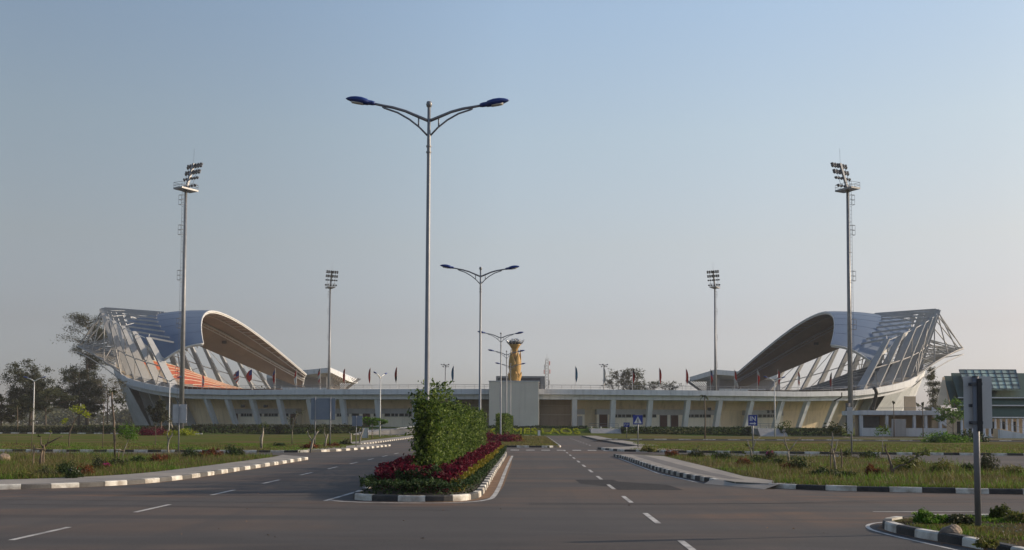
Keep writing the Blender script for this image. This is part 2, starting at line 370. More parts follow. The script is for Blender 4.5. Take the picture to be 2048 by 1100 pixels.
#=====PART2=====
# ------------------------------------------------------------------ ground, roads
def asphalt_mat():
    m = bpy.data.materials.new('asphalt'); m.use_nodes = True
    t = m.node_tree; p = t.nodes['Principled BSDF']; p.inputs['Roughness'].default_value = 0.82
    p.inputs['Specular IOR Level'].default_value = 0.12
    tc = _n(t, 'ShaderNodeTexCoord')
    def noise(s, det, sc=(1, 1, 1), dist=0.0):
        mp = _n(t, 'ShaderNodeMapping'); mp.inputs['Scale'].default_value = sc; t.links.new(tc.outputs['Object'], mp.inputs['Vector'])
        n = _n(t, 'ShaderNodeTexNoise'); n.inputs['Scale'].default_value = s; n.inputs['Detail'].default_value = det; n.inputs['Distortion'].default_value = dist
        t.links.new(mp.outputs[0], n.inputs['Vector']); return n.outputs['Fac']
    def ramp(f, a, b, c=0.0, d=1.0):
        n = _n(t, 'ShaderNodeMapRange'); t.links.new(f, n.inputs['Value'])
        for k, v in zip(('From Min', 'From Max', 'To Min', 'To Max'), (a, b, c, d)): n.inputs[k].default_value = v
        return n.outputs['Result']
    def mix(f, a, b, mode='MIX'):
        n = _n(t, 'ShaderNodeMix', data_type='RGBA', blend_type=mode)
        for s, v in ((n.inputs['Factor'], f), (n.inputs['A'], a), (n.inputs['B'], b)):
            if hasattr(v, 'is_output'): t.links.new(v, s)
            elif isinstance(v, float): s.default_value = v
            else: s.default_value = (*v, 1)
        return n.outputs['Result']
    c = mix(ramp(noise(0.12, 5), 0.3, 0.7), (0.062, 0.056, 0.055), (0.085, 0.076, 0.073))
    # ochre dust carried onto the junction
    c = mix(ramp(noise(0.16, 6, (0.6, 1.5, 1), 0.8), 0.47, 0.72, 0, 0.85), c, (0.140, 0.090, 0.062))
    def spot(cx, cy, rx, ry):
        v = _n(t, 'ShaderNodeVectorMath', operation='SUBTRACT'); t.links.new(tc.outputs['Object'], v.inputs[0]); v.inputs[1].default_value = (cx, cy, 0)
        q = _n(t, 'ShaderNodeVectorMath', operation='MULTIPLY'); t.links.new(v.outputs[0], q.inputs[0]); q.inputs[1].default_value = (1 / rx, 1 / ry, 0)
        l = _n(t, 'ShaderNodeVectorMath', operation='LENGTH'); t.links.new(q.outputs[0], l.inputs[0])
        a = _n(t, 'ShaderNodeMath', operation='MULTIPLY'); t.links.new(ramp(l.outputs['Value'], .35, 1.0, 1.0, 0.0), a.inputs[0]); t.links.new(ramp(noise(0.7, 5, (0.45, 1.6, 1), .6), .36, .66), a.inputs[1])
        return a.outputs[0]
    for sp_ in ((9.5, 31.2, 9.0, 3.2), (-14.5, 31.5, 9, 3.0), (3.0, 79, 7, 6), (7, 24.5, 5, 3), (-3.5, 27.8, 4, 1.2)):
        c = mix(spot(*sp_), c, (0.150, 0.088, 0.056))
    c = mix(spot(2.0, 15.5, 26, 8.5), c, (0.040, 0.037, 0.038))  # broad shadow over the near road, painted into the asphalt colour
    # polished wheel paths running along the carriageway, tyre smears across the junction
    c = mix(ramp(noise(0.55, 4, (1.6, 0.05, 1)), 0.48, 0.68, 0, 0.6), c, (0.060, 0.055, 0.054))
    c = mix(ramp(noise(0.5, 5, (0.05, 1.3, 1), 0.4), 0.52, 0.66, 0, 0.7), c, (0.050, 0.046, 0.046))
    # aggregate
    c = mix(ramp(noise(38, 2), 0.35, 0.7, 0, 0.4), c, (0.15, 0.14, 0.13))
    c = mix(ramp(noise(55, 2), 0.58, 0.72, 0, 0.5), c, (0.045, 0.043, 0.043))
    t.links.new(c, p.inputs['Base Color'])
    b = _n(t, 'ShaderNodeBump'); b.inputs['Strength'].default_value = 0.5; b.inputs['Distance'].default_value = 0.012
    t.links.new(noise(60, 3), b.inputs['Height']); t.links.new(b.outputs[0], p.inputs['Normal'])
    return m
M['asphalt'] = asphalt_mat()
M['patch'] = mat('asphalt_patch', (0.050, 0.046, 0.045), 0.85, 0.15, 1.5, spec=0.12, bump=0.4, bscale=60)
M['lawn'] = mat('lawn_turf', (0.088, 0.096, 0.020), 0.95, 0.22, 0.5, spec=0.03, bump=0.8, bscale=18, col2=(0.140, 0.098, 0.046), mask=0.11)
M['lawn_green'] = mat('lawn_bright', (0.075, 0.105, 0.014), 0.95, 0.2, 0.5, spec=0.03, bump=0.8, bscale=18, col2=(0.125, 0.098, 0.038), mask=0.12)
M['verge'] = mat('verge_soil_grass', (0.070, 0.078, 0.026), 0.95, 0.3, 0.9, spec=0.03, bump=0.9, bscale=14, col2=(0.125, 0.088, 0.045), mask=0.22)
M['bank'] = mat('bank_turf', (0.050, 0.095, 0.010), 0.95, 0.2, 0.6, spec=0.03, bump=0.8, bscale=12, col2=(0.10, 0.10, 0.03), mask=0.1)

def sheet(name, poly, z, m, kind='structure', skirt=0.0):
    b = MB(); n = len(poly)
    b.add([(p[0], p[1], p[2] if len(p) > 2 else z) for p in poly], [tuple(range(n))])
    if skirt:
        b.add([(p[0], p[1], z) for p in poly] + [(p[0], p[1], z - skirt) for p in poly], [(i, (i + 1) % n, n + (i + 1) % n, n + i) for i in range(n)])
    o = b.build(name, m); o['kind'] = kind; return o
# terrain as one sheet out to the horizon
b = MB(); N_ = 24
xs = [-4000, -2200, -1200, -600, -300, -160, -80, 0, 80, 160, 300, 600, 1200, 2200, 4000]
ys = [-400, -100, 0, 100, 200, 300, 400, 600, 1000, 1800, 3200, 6000]
b.grid([[(x, y, -0.06) for y in ys] for x in xs])
o = b.build('ground', M['lawn']); o['kind'] = 'structure'
sheet('road', [(-140, -60), (140, -60), (140, 190), (-140, 190)], 0.0, M['asphalt'])

def resample(path, closed=False, step=0.5):
    P = [np.array(p[:2], float) for p in path]
    if closed: P.append(P[0])
    out = [P[0]]
    for a, c in zip(P[:-1], P[1:]):
        n = max(1, int(np.linalg.norm(c - a) / step))
        out += [a + (c - a) * (i + 1) / n for i in range(n)]
    return out
def smooth_path(path, closed=False, it=2):
    P = [np.array(p[:2], float) for p in path]
    for _ in range(it):
        Q = [] if closed else [P[0]]
        rng_ = range(len(P)) if closed else range(len(P) - 1)
        for i in rng_:
            a, c = P[i], P[(i + 1) % len(P)]
            Q += [a * 0.75 + c * 0.25, a * 0.25 + c * 0.75]
        if not closed: Q.append(P[-1])
        P = Q
    return P
def kerb(path, block=1.0, left=True, h=0.17, wd=0.16, closed=False, phase=0, plain=False, mats=None, z0=0.0, name='kerb'):
    """kerb of separate painted blocks along a path; left = the road lies on the left of the walking direction"""
    P = resample(path, closed, 0.2)
    s = np.concatenate([[0], np.cumsum([np.linalg.norm(P[i + 1] - P[i]) for i in range(len(P) - 1)])])
    nb = max(1, int(round(s[-1] / block))); bl = s[-1] / nb
    X = np.array([p[0] for p in P]); Y = np.array([p[1] for p in P])
    b = MB(); sg = -1 if left else 1
    for k in range(nb):
        sub = 3 if block > 0.4 else 2
        g = 0.006
        ss = np.linspace(k * bl + g, (k + 1) * bl - g, sub + 1)
        secs = []; jz = random.uniform(-0.008, 0.008); jo = random.uniform(-0.008, 0.008)
        for q in ss:
            x, y = np.interp(q, s, X), np.interp(q, s, Y)
            x2, y2 = np.interp(q + 0.05, s, X), np.interp(q + 0.05, s, Y); x1, y1 = np.interp(q - 0.05, s, X), np.interp(q - 0.05, s, Y)
            d = np.array([x2 - x1, y2 - y1]); d /= np.linalg.norm(d) + 1e-9
            n = np.array([-d[1], d[0]]) * sg            # points away from road (into the verge)
            pr = [(-0.03, -0.05), (-0.02, h - 0.035), (0.005, h), (wd, h), (wd, -0.05)]
            secs.append([(x + n[0] * (u + jo), y + n[1] * (u + jo), z0 + z + (jz if z > 0.05 else 0)) for u, z in pr])
        b.loop(secs, mi=(k + phase) % 2)
    o = b.build(name, mats or [M['kerb_white'], M['kerb_black']]); o['kind'] = 'structure'
    return o
def offset(path, d):
    out = []; P = [np.array(p[:2], float) for p in path]
    for i, p in enumerate(P):
        t = P[min(i + 1, len(P) - 1)] - P[max(i - 1, 0)]; t /= np.linalg.norm(t) + 1e-9
        out.append(p + np.array([-t[1], t[0]]) * d)
    return out
def strip(name, path, wd, z, m, dash=None):
    b = MB(); P = resample(path, False, 0.25)
    A, B = offset(P, wd / 2), offset(P, -wd / 2)
    s = np.concatenate([[0], np.cumsum([np.linalg.norm(P[i + 1] - P[i]) for i in range(len(P) - 1)])])
    for i in range(len(P) - 1):
        b.add([(A[i][0], A[i][1], z), (B[i][0], B[i][1], z), (B[i + 1][0], B[i + 1][1], z), (A[i + 1][0], A[i + 1][1], z)], [(0, 1, 2, 3)])
    o = b.build(name, m); o['kind'] = 'structure'; return o

# --- left near verge
kl = smooth_path([(-75, 31.0), (-40, 31.4), (-26, 31.9), (-19, 32.5), (-16.4, 33.3), (-14.8, 34.7), (-13.9, 36.2), (-13.4, 38.6), (-13.2, 42), (-13.2, 61)], it=2)
VL = [tuple(p) for p in kl] + [(-13.5, 62), (-16.5, 66), (-30, 67.2), (-75, 67.2)]
sheet('verge', VL, 0.125, M['verge'], skirt=0.15)
kerb(kl, 0.9, left=False, phase=0, mats=[M['kerb_white'], M['kerb_grey']])
pin = smooth_path([(-75, 33.0), (-40, 33.6), (-26, 34.4), (-19.3, 35.6), (-17, 37.6), (-15.8, 40), (-15.3, 44), (-15.3, 61)], it=2)
pout = offset(kl, 0.16)
sheet('pavement', [tuple(p) for p in pout] + [(-13.5, 62), (-15.8, 65.5)] + [tuple(p) for p in reversed(pin)], 0.15, M['pave'])
# --- right near verge beyond the side road
kr1 = smooth_path([(5.7, 69.3), (6.0, 66), (6.05, 52), (6.2, 44), (6.9, 38.4)], it=2)
kr2 = smooth_path([(8.3, 35.8), (9.8, 34.6), (11.6, 33.9), (15.9, 32.9), (26, 32.2), (75, 31.2)], it=2)
VR = [tuple(p) for p in kr1] + [(7.4, 36.9)] + [tuple(p) for p in kr2] + [(75, 44), (26, 45.2), (22.5, 47), (21.8, 52), (22.2, 63), (20, 67), (10, 69), (6.3, 70)]
sheet('verge', VR, 0.125, M['verge'], skirt=0.15)
kerb(kr1, 0.62, left=False, phase=1)
kerb(kr2, 1.0, left=False, phase=0)
M['pave_dark'] = mat('paving_dark_band', (0.14, 0.13, 0.125), 0.9, 0.14, 1.2, bump=0.25)
sheet('pavement', [(6.75, 67), (6.8, 52), (6.95, 44), (7.5, 38.6), (8.0, 38.4), (7.75, 44), (7.6, 52), (7.5, 67)], 0.154, M['pave_dark'])
pr = [tuple(p) for p in offset(kr1, 0.16)] + [(7.38, 36.93), (8.28, 35.83), (9.7, 36.2)] + [(9.0, 37.3), (8.5, 41), (8.6, 50), (8.6, 66), (6.6, 69.6)]
sheet('pavement', pr, 0.15, M['pave'], skirt=.16)
sheet('pavement', [(6.86, 38.6, .158), (6.45, 38.1, .006), (7.95, 34.95, .006), (8.62, 35.5, .158)], 0, M['pave'])
kerb([(75, 44.0), (26, 45.2), (22.5, 47), (21.8, 52), (22.2, 63), (20, 67.2), (10, 69.2)], 1.1, left=False)
# --- near right corner island with the sign
ki = smooth_path([(75, 24.6), (20, 24.1), (11, 23.9), (9.0, 23.6), (7.9, 22.9), (7.45, 21.9), (7.5, 20.6), (8.0, 18.8), (8.4, 15), (8.6, 8), (8.6, -30)], it=2)
VI = [tuple(p) for p in ki] + [(75, -30)]
M['island'] = mat('island_soil', (0.095, 0.062, 0.036), 0.95, 0.3, 1.6, bump=1.0, bscale=16, spec=0.03, col2=(0.055, 0.070, 0.018), mask=0.8)
sheet('verge', VI, 0.125, M['island'], skirt=0.15)
kerb(ki, 0.72, left=False, phase=1)
strip('road_marking', smooth_path([(8.25, 23.6), (7.7, 23.2), (7.3, 22.5), (7.12, 21.4), (7.45, 18.8), (7.98, 15), (8.2, 6)], it=2), 0.085, 0.005, M['line'])
# --- near median
km = smooth_path([(-5.2, 76), (-5.2, 52), (-5.2, 32), (-5.2, 30.2), (-4.95, 29.35), (-4.3, 28.98), (-3.0, 28.8), (-2.1, 28.95), (-1.55, 29.8), (-1.42, 31.6), (-1.5, 45), (-1.55, 73), (-1.9, 78), (-3.35, 79.6), (-4.8, 78)], closed=True, it=2)
sheet('median_bed', [tuple(p) for p in km], 0.14, M['soil'], skirt=0.12)
kerb(km, 0.78, left=False, closed=True, phase=0)
dust = [(-1.45, 31.5), (-1.45, 70), (-1.2, 70), (-0.95, 55), (-0.9, 36), (-1.0, 31), (-1.5, 29.4), (-1.9, 28.7), (-4.4, 28.5), (-2.8, 28.85), (-2.0, 29.0), (-1.55, 29.9)]
sheet('dirt', dust, 0.003, M['dirt'])
strip('road_marking', smooth_path([(-1.15, 70), (-1.12, 50), (-1.0, 31.0), (-1.25, 29.2), (-2.0, 28.45), (-3.4, 28.25), (-4.9, 28.5), (-5.65, 29.1)], it=2), 0.14, 0.007, M['line'])
strip('road_marking', [(-5.75, 28.9), (-5.45, 34), (-5.42, 72)], 0.13, 0.007, M['line'])
# --- far median
kf = [(-9.7, 172), (-9.7, 97), (-9.2, 95.2), (-8, 94.6), (1.8, 94.6), (2.7, 95.2), (2.95, 96.5), (2.95, 172), (0, 178), (-7, 178)]
sheet('median_lawn', kf, 0.13, M['lawn'], skirt=0.14)
kerb(kf, 1.15, left=False, closed=True, phase=0)
# --- far left verge
k2a = smooth_path([(-140, 74.6), (-40, 75.0), (-18, 75.4), (-15.6, 77), (-14.5, 80.5), (-13.7, 88), (-13.3, 98)], it=2)
V2 = [tuple(p) for p in k2a] + [(-14.4, 100), (-16.8, 102), (-17.2, 178), (-140, 178)]
sheet('lawn', V2, 0.125, M['lawn_green'], skirt=0.14)
kerb(k2a, 1.0, left=False, phase=1)
kerb([(-16.8, 102), (-17.2, 178)], 1.0, left=False)
sheet('pavement', [tuple(p) for p in offset(k2a[10:], 0.16)] + [(-14.4, 100), (-16, 101.5), (-16.4, 90), (-17, 82), (-18, 78.5)], 0.15, M['pave'])
sheet('pavement', [(-16.98, 102), (-17.38, 178), (-19.6, 178), (-19.2, 102)], 0.15, M['pave'])
kerb([(-140, 193.5), (-62, 193.5)], 1.6, left=False, z0=0.0)
# --- far right verge
k3a = [(140, 72.5), (60, 74.2), (36, 75.0), (16.7, 77.7), (10.5, 79.9), (7.3, 82.6), (5.9, 88.6)]
k3b = [(10.2, 97.5), (9.0, 134), (9.0, 176)]
V3 = [(x, y) for x, y in reversed(k3a)] + [(140, 176)] + [(x, y) for x, y in reversed(k3b)] + [(8.4, 92.5)]
sheet('lawn', V3, 0.125, M['lawn'], skirt=0.14)
kerb(list(reversed(k3a)), 1.1, left=False, phase=1)
kerb(k3b, 0.9, left=True, phase=1, mats=[M['kerb_grey'], M['kerb_black']])
sheet('pavement', [(5.9, 88.9), (7.4, 83.0), (10.5, 80.4), (12.5, 82), (10.6, 90), (9.9, 96), (8.5, 92.3)], 0.15, M['pave'])
sheet('pavement', [(10.4, 97.5), (9.2, 134), (9.2, 176), (11.4, 176), (11.4, 134), (12.6, 98)], 0.15, M['pave'])
sheet('road', [(7.8, 128), (140, 128), (140, 135), (9, 135)], 0.16, M['patch'])
kerb([(10, 135.1), (70, 135.1), (140, 135.1)], 1.6, left=False, z0=0.13, h=.11, mats=[M['kerb_white'], M['kerb_grey']])
sheet('path', [(48, 158), (72, 150), (140, 148), (140, 151), (72, 153.2), (49, 161)], 0.16, M['pave'])
# --- lane lines
def dashes(x, y0, ln, gap, n, wd=0.13):
    b = MB()
    for k in range(n):
        y = y0 + k * (ln + gap); b.add([(x - wd / 2, y, .006), (x + wd / 2, y, .006), (x + wd / 2, y + ln, .006), (x - wd / 2, y + ln, .006)], [(0, 1, 2, 3)])
    o = b.build('road_marking', M['line']); o['kind'] = 'structure'
dashes(2.86, 16.9, 2.6, 3.35, 12)
dashes(6.2, 104, 2.6, 3.6, 9)
dashes(-9.62, 19.0, 2.4, 3.6, 10); dashes(-9.62, -4, 2.4, 3.6, 4)
b = MB()
for k in range(11):
    x = -5.4 + k * 1.28; b.add([(x, 84.2, .006), (x + .72, 84.2, .006), (x + .72, 86.0, .006), (x, 86.0, .006)], [(0, 1, 2, 3)])
o = b.build('road_marking', M['line']); o['kind'] = 'structure'
strip('road_marking', [(8.7, 26.2), (11.3, 26.35)], 0.12, 0.006, M['line'])
strip('road_marking', [(14.5, 26.5), (18, 26.6)], 0.12, 0.006, M['line'])
strip('road_marking', [(5.75, 66), (5.75, 46), (6.35, 39.0)], 0.10, 0.006, M['line'])
sheet('road_patch', [(1.75, 39.6), (3.6, 37.6), (5.1, 33.9), (5.15, 34.4), (2.0, 35.8)][:0] or [(1.8, 40.5), (1.9, 37.8), (2.9, 36.0), (2.95, 34.4), (5.15, 34.4), (5.0, 37.4), (3.4, 39.2), (3.3, 40.5)], 0.004, M['patch'])
for (x0, x1, y) in ((24, 34, 55), (26, 40, 62)):
    strip('road_marking', [(x0, y), (x1, y)], 0.12, 0.006, M['line'])
# tyre marks turning through the junction and shadow streaks painted across the left lanes
def tyre_shade(path, wd=.11, z=.0025):
    o = strip('tyre_shade_streak', smooth_path(path, it=3), wd, z, M['tyre_shade'])
M['tyre_shade'] = mat('tyre_shade_tone', (0.052, 0.047, 0.046), 0.8, 0.2, 1.2, spec=0.1, col2=(0.072, 0.063, 0.058), mask=.7)
for dx in (0, 1.6):
    tyre_shade([(26, 30.4 + dx * .7), (12, 29.7 + dx * .6), (5 + dx * .3, 28.4), (0, 28.0 + dx * .3)], .10)
    tyre_shade([(-30, 29.4 - dx), (-14, 29.0 - dx), (-2, 27.6 - dx)], .08)
tyre_shade([(-12.5, 41.5), (-9, 41.2), (-5.5, 40.8)], .07); tyre_shade([(-12.8, 36.6), (-9, 36.2), (-5.8, 35.8)], .06); tyre_shade([(-12.8, 47), (-9.5, 46.4), (-5.6, 46.1)], .08)  # lamp-pole and branch shadows painted as thin dark strips on the left carriageway
tyre_shade([(-1.0, 33.5), (2.2, 33.6), (6.0, 33.3)], .05); tyre_shade([(-13, 30.8), (-6, 31.1), (-5.3, 31.6)], .05)
# grit and ochre dust washed against the kerbs
def grit(path, side, w0, w1, z, seed):
    P = resample(path, False, 0.4); rr = random.Random(seed); A = offset(P, side * .0)
    B_ = offset(P, side * 1.0); b = MB(); wv = [w0 + (w1 - w0) * rr.random() ** 2 for _ in P]
    wv = [(wv[max(0, i - 1)] + wv[i] + wv[min(len(P) - 1, i + 1)]) / 3 for i in range(len(P))]
    for i in range(len(P) - 1):
        q0, q1 = A[i] + (B_[i] - A[i]) * wv[i], A[i + 1] + (B_[i + 1] - A[i + 1]) * wv[i + 1]
        b.add([(*A[i], z), (*q0, z), (*q1, z), (*A[i + 1], z)], [(0, 1, 2, 3)])
    o = b.build('dirt', M['dirt']); o['kind'] = 'structure'
grit(kl, -1, .06, .3, .003, 1); grit(kr1, -1, .05, .2, .003, 2); grit(kr2, -1, .06, .35, .003, 3); grit(ki, -1, .05, .22, .003, 4)
# --- grass bank round the stadium
b = MB(); n = 120
secs = []
for k in range(n + 1):
    a = 2 * math.pi * k / n
    secs.append([(XC + A * math.cos(a), YM + B * math.sin(a), z) for A, B, z in ((131, 103, -0.05), (125, 92, 0.75), (120, 85.5, 1.38), (60, 40, 1.40), (0.1, 0.1, 1.40))])
b.grid(secs); o = b.build('bank', M['bank']); o['kind'] = 'structure'
# ------------------------------------------------------------------ stadium
ST = thing('stadium', 'large white oval stadium with two arched stand roofs and leaning columns behind the grass bank', 'stadium', (XC, YM, 0))
Z0 = 1.4
def zring(t):
    d = abs(math.degrees(math.asin(max(-1, min(1, math.sin(t))))))
    return float(np.interp(d, [0, 8, 15, 23, 29.5, 36.5, 42, 46, 55, 75, 90], [19.6, 19.2, 18.0, 15.5, 13.3, 11.7, 10.6, 10.0, 9.5, 9.4, 9.45]))
def side_f(t): return max(0.0, 1 - abs(math.sin(t)) / 0.78)
def EP(a, b, t, z): return (a * math.cos(t), b * math.sin(t), z)
NT = 160
TT = [2 * math.pi * k / NT for k in range(NT)]
# ring beam (rim walkway with a recessed beam below)
secs = []
for t in TT:
    z = zring(t); hb = 1.12 + 1.3 * side_f(t)
    pr = [(0, 0), (0, -hb), (-0.9, -hb - 0.06), (-0.95, -hb - 1.0), (-6.2, -hb - 1.0), (-6.2, -0.7), (-0.35, -0.55), (-0.35, 0)]
    secs.append([EP(112 + r_, 78 + r_, t, z + q) for r_, q in pr])
MB().loop(secs, closed=True).build('ring_beam', M['concrete_white'], ST, smooth=False)
# deck behind the rim, wall below it
MB().grid([[EP(111.6, 77.6, t, zring(t) - 0.5), EP(108, 74, t, zring(t) - 0.52)] for t in TT], closed=True).build('walkway', M['step'], ST)
def wall_base(t):
    k = side_f(t); return 102.5 + 2.2 * k, 71.2 + 1.5 * k
MB().grid([[EP(*wall_base(t), t, Z0 - 0.2), EP(wall_base(t)[0] + .5 + 3.2 * side_f(t), wall_base(t)[1] + .4 + 2.2 * side_f(t), t, (zring(t) - 2.0 - 1.3 * side_f(t)) * .62 + Z0 * .38),
            EP(103.9 + 5.2 * side_f(t), 72.4 + 2.6 * side_f(t), t, zring(t) - 2.05 - 1.3 * side_f(t))] for t in TT], closed=True).build('wall', M['wall_cream'], ST)
# leaning end walls of the two stands
for sg in (0, math.pi):
    P = []
    for k in range(15):
        t = sg + (R(-38 + 76 * k / 14) if sg == 0 else R(-30 + 60 * k / 14))
        P.append([EP(106.3, 73.4, t, Z0 - 0.2), EP(112.0 - .25, 77.8 - .25, t, zring(t) - 2.3)])
    MB().grid(P).build('side_wall', M['concrete_white'], ST)

# --- lower room blocks, doors and windows placed along the front wall
AB, BB = 104.6, 73.4
def TP(px, py=842, a=AB, bb=BB): return cyl(px, py, a, bb)[1]
def curved_block(px0, px1, z0, z1, m, name, a=AB, bb=BB, depth=2.2, seg=6, step=0.0):
    t0, t1 = TP(px0), TP(px1); secs = []
    for k in range(seg + 1):
        t = t0 + (t1 - t0) * k / seg
        secs.append([EP(a, bb, t, z0), EP(a, bb, t, z1), EP(a - depth, bb - depth, t, z1), EP(a - depth, bb - depth, t, z0)])
    return MB().loop(secs).build(name, m, ST)
ZB = 5.35
for (p0, p1) in ((468, 592), (624, 842), (1148, 1169), (1194, 1442), (1496, 1566)):
    curved_block(p0, p1, Z0 - 0.1, 4.2, M['wall_pale'], 'room_block')
    curved_block(p0 - 0.4, p1 + 0.4, 4.2, ZB, M['wall_grey'], 'fascia_band', a=AB + 0.06, bb=BB + 0.06)
def wall_panel(px0, px1, y0, y1, out, th, m, name, bevel=0.0, fr=None):
    """flat panel standing proud of the room blocks, between photo columns"""
    A = cyl(px0, (y0 + y1) / 2, AB, BB)[0]; B = cyl(px1, (y0 + y1) / 2, AB, BB)[0]
    zt = at(px0, y0, A[1])[2]; zb = at(px0, y1, A[1])[2]
    d = Vector((B[0] - A[0], B[1] - A[1], 0)).normalized(); n = Vector((d.y, -d.x, 0))
    def blk(mb, ua, ub, za, zc, o0, o1, mi=0):
        L_ = (Vector(B) - Vector(A)).length
        q = []
        for z in (za, zc):
            for (u, o_) in ((ua, o0), (ub, o0), (ub, o1), (ua, o1)):
                p = Vector((A[0], A[1], 0)) + d * (u * L_) + n * o_; q.append((p.x, p.y, z))
        mb.hexa(q, mi)
    mb = MB(); blk(mb, 0, 1, zb, zt, out - th, out)
    o = mb.build(name, m, ST, world=True)
    if fr:
        f = MB(); L_ = (Vector(B) - Vector(A)).length; e = 0.07; eu = e / L_
        blk(f, -eu, 0, zb - e, zt + e, out - th, out + .03); blk(f, 1, 1 + eu, zb - e, zt + e, out - th, out + .03)
        blk(f, 0, 1, zt, zt + e, out - th, out + .03); blk(f, 0, 1, zb - e, zb, out - th, out + .03)
        fo = f.build('frame', fr, o)
        fo.data.transform(Matrix.Translation(-Vector(ST.location)))
    return o
WIN = [(482.5, 488), (489, 493), (494, 498), (499, 504.5), (518, 524), (529, 536), (538, 542.5), (543.5, 548), (549, 556), (571, 577), (674, 679), (680, 683), (694, 697), (704, 718), (748, 754),
       (770, 780.5), (783, 789), (790.5, 796), (799, 808), (810, 816), (818, 823),
       (1230, 1234), (1236, 1242.5), (1244, 1250), (1252, 1262), (1264, 1270), (1286, 1291), (1304.5, 1312),
       (1376, 1380.5), (1382, 1387), (1389, 1397), (1399, 1404), (1405.5, 1410.5), (1412, 1421), (1516, 1523), (1525, 1532), (1534, 1539), (1540.5, 1544), (1545, 1548)]
for a_, b_ in WIN:
    ytop = 829.0 if a_ > 1200 else 827.0
    wall_panel(a_, b_, ytop, ytop + 5.6, 0.09, 0.14, M['glass'], 'window', fr=M['frame'])
for a_, b_, y0 in ((726, 740, 827), (581, 592, 827.5), (469, 476, 827), (1198.5, 1214.5, 829), (1319.5, 1334, 830.5), (1341.5, 1356, 830.5), (1428.5, 1434, 832)):
    dn = wall_panel(a_, b_, y0, 855.5, 0.08, 0.14, M['door'], 'door', fr=M['frame'])
wall_panel(1155, 1164, 833, 852, 0.08, 0.14, M['wall_grey'], 'door', fr=M['frame'])
# dark recessed bays either side of the tower block
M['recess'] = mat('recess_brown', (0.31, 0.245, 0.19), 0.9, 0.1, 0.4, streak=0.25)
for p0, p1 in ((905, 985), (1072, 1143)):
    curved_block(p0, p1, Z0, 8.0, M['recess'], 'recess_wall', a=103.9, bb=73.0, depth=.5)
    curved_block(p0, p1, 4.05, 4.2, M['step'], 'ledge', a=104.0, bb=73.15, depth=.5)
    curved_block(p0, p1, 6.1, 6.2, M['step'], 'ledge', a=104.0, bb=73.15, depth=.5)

# --- leaning columns along the front
for px in (405, 448, 498, 553, 614, 681, 752, 828, 905, 1150, 1228, 1303, 1379, 1444, 1508, 1570, 1622, 1680):
    t = TP(px, 797, 111.2, 77.2)
    ut = 111.2 * math.cos(t)
    ub = ut - math.copysign(6.4 * (abs(ut) / 112) ** 2.1, ut)
    yt = 77.2 * math.sin(t); yb = yt * (1 - 0.022 - 0.02 * (abs(ut) / 112))
    zt = zring(t) - 1.15
    rad = Vector((math.cos(t), math.sin(t) * 1.1, 0)).normalized(); tan = Vector((-rad.y, rad.x, 0))
    q = []
    for (x, y, z, dep) in ((ub, yb, Z0 - 0.3, .9), (ut, yt, zt, 1.2)):
        p = Vector((x, y, z)); 
        for (r_, s_) in ((0, -0.52), (0, 0.52), (-dep, 0.52), (-dep, -0.52)): q.append(p + rad * r_ + tan * s_)
    MB().hexa(q).build('column', M['concrete_white'], ST)

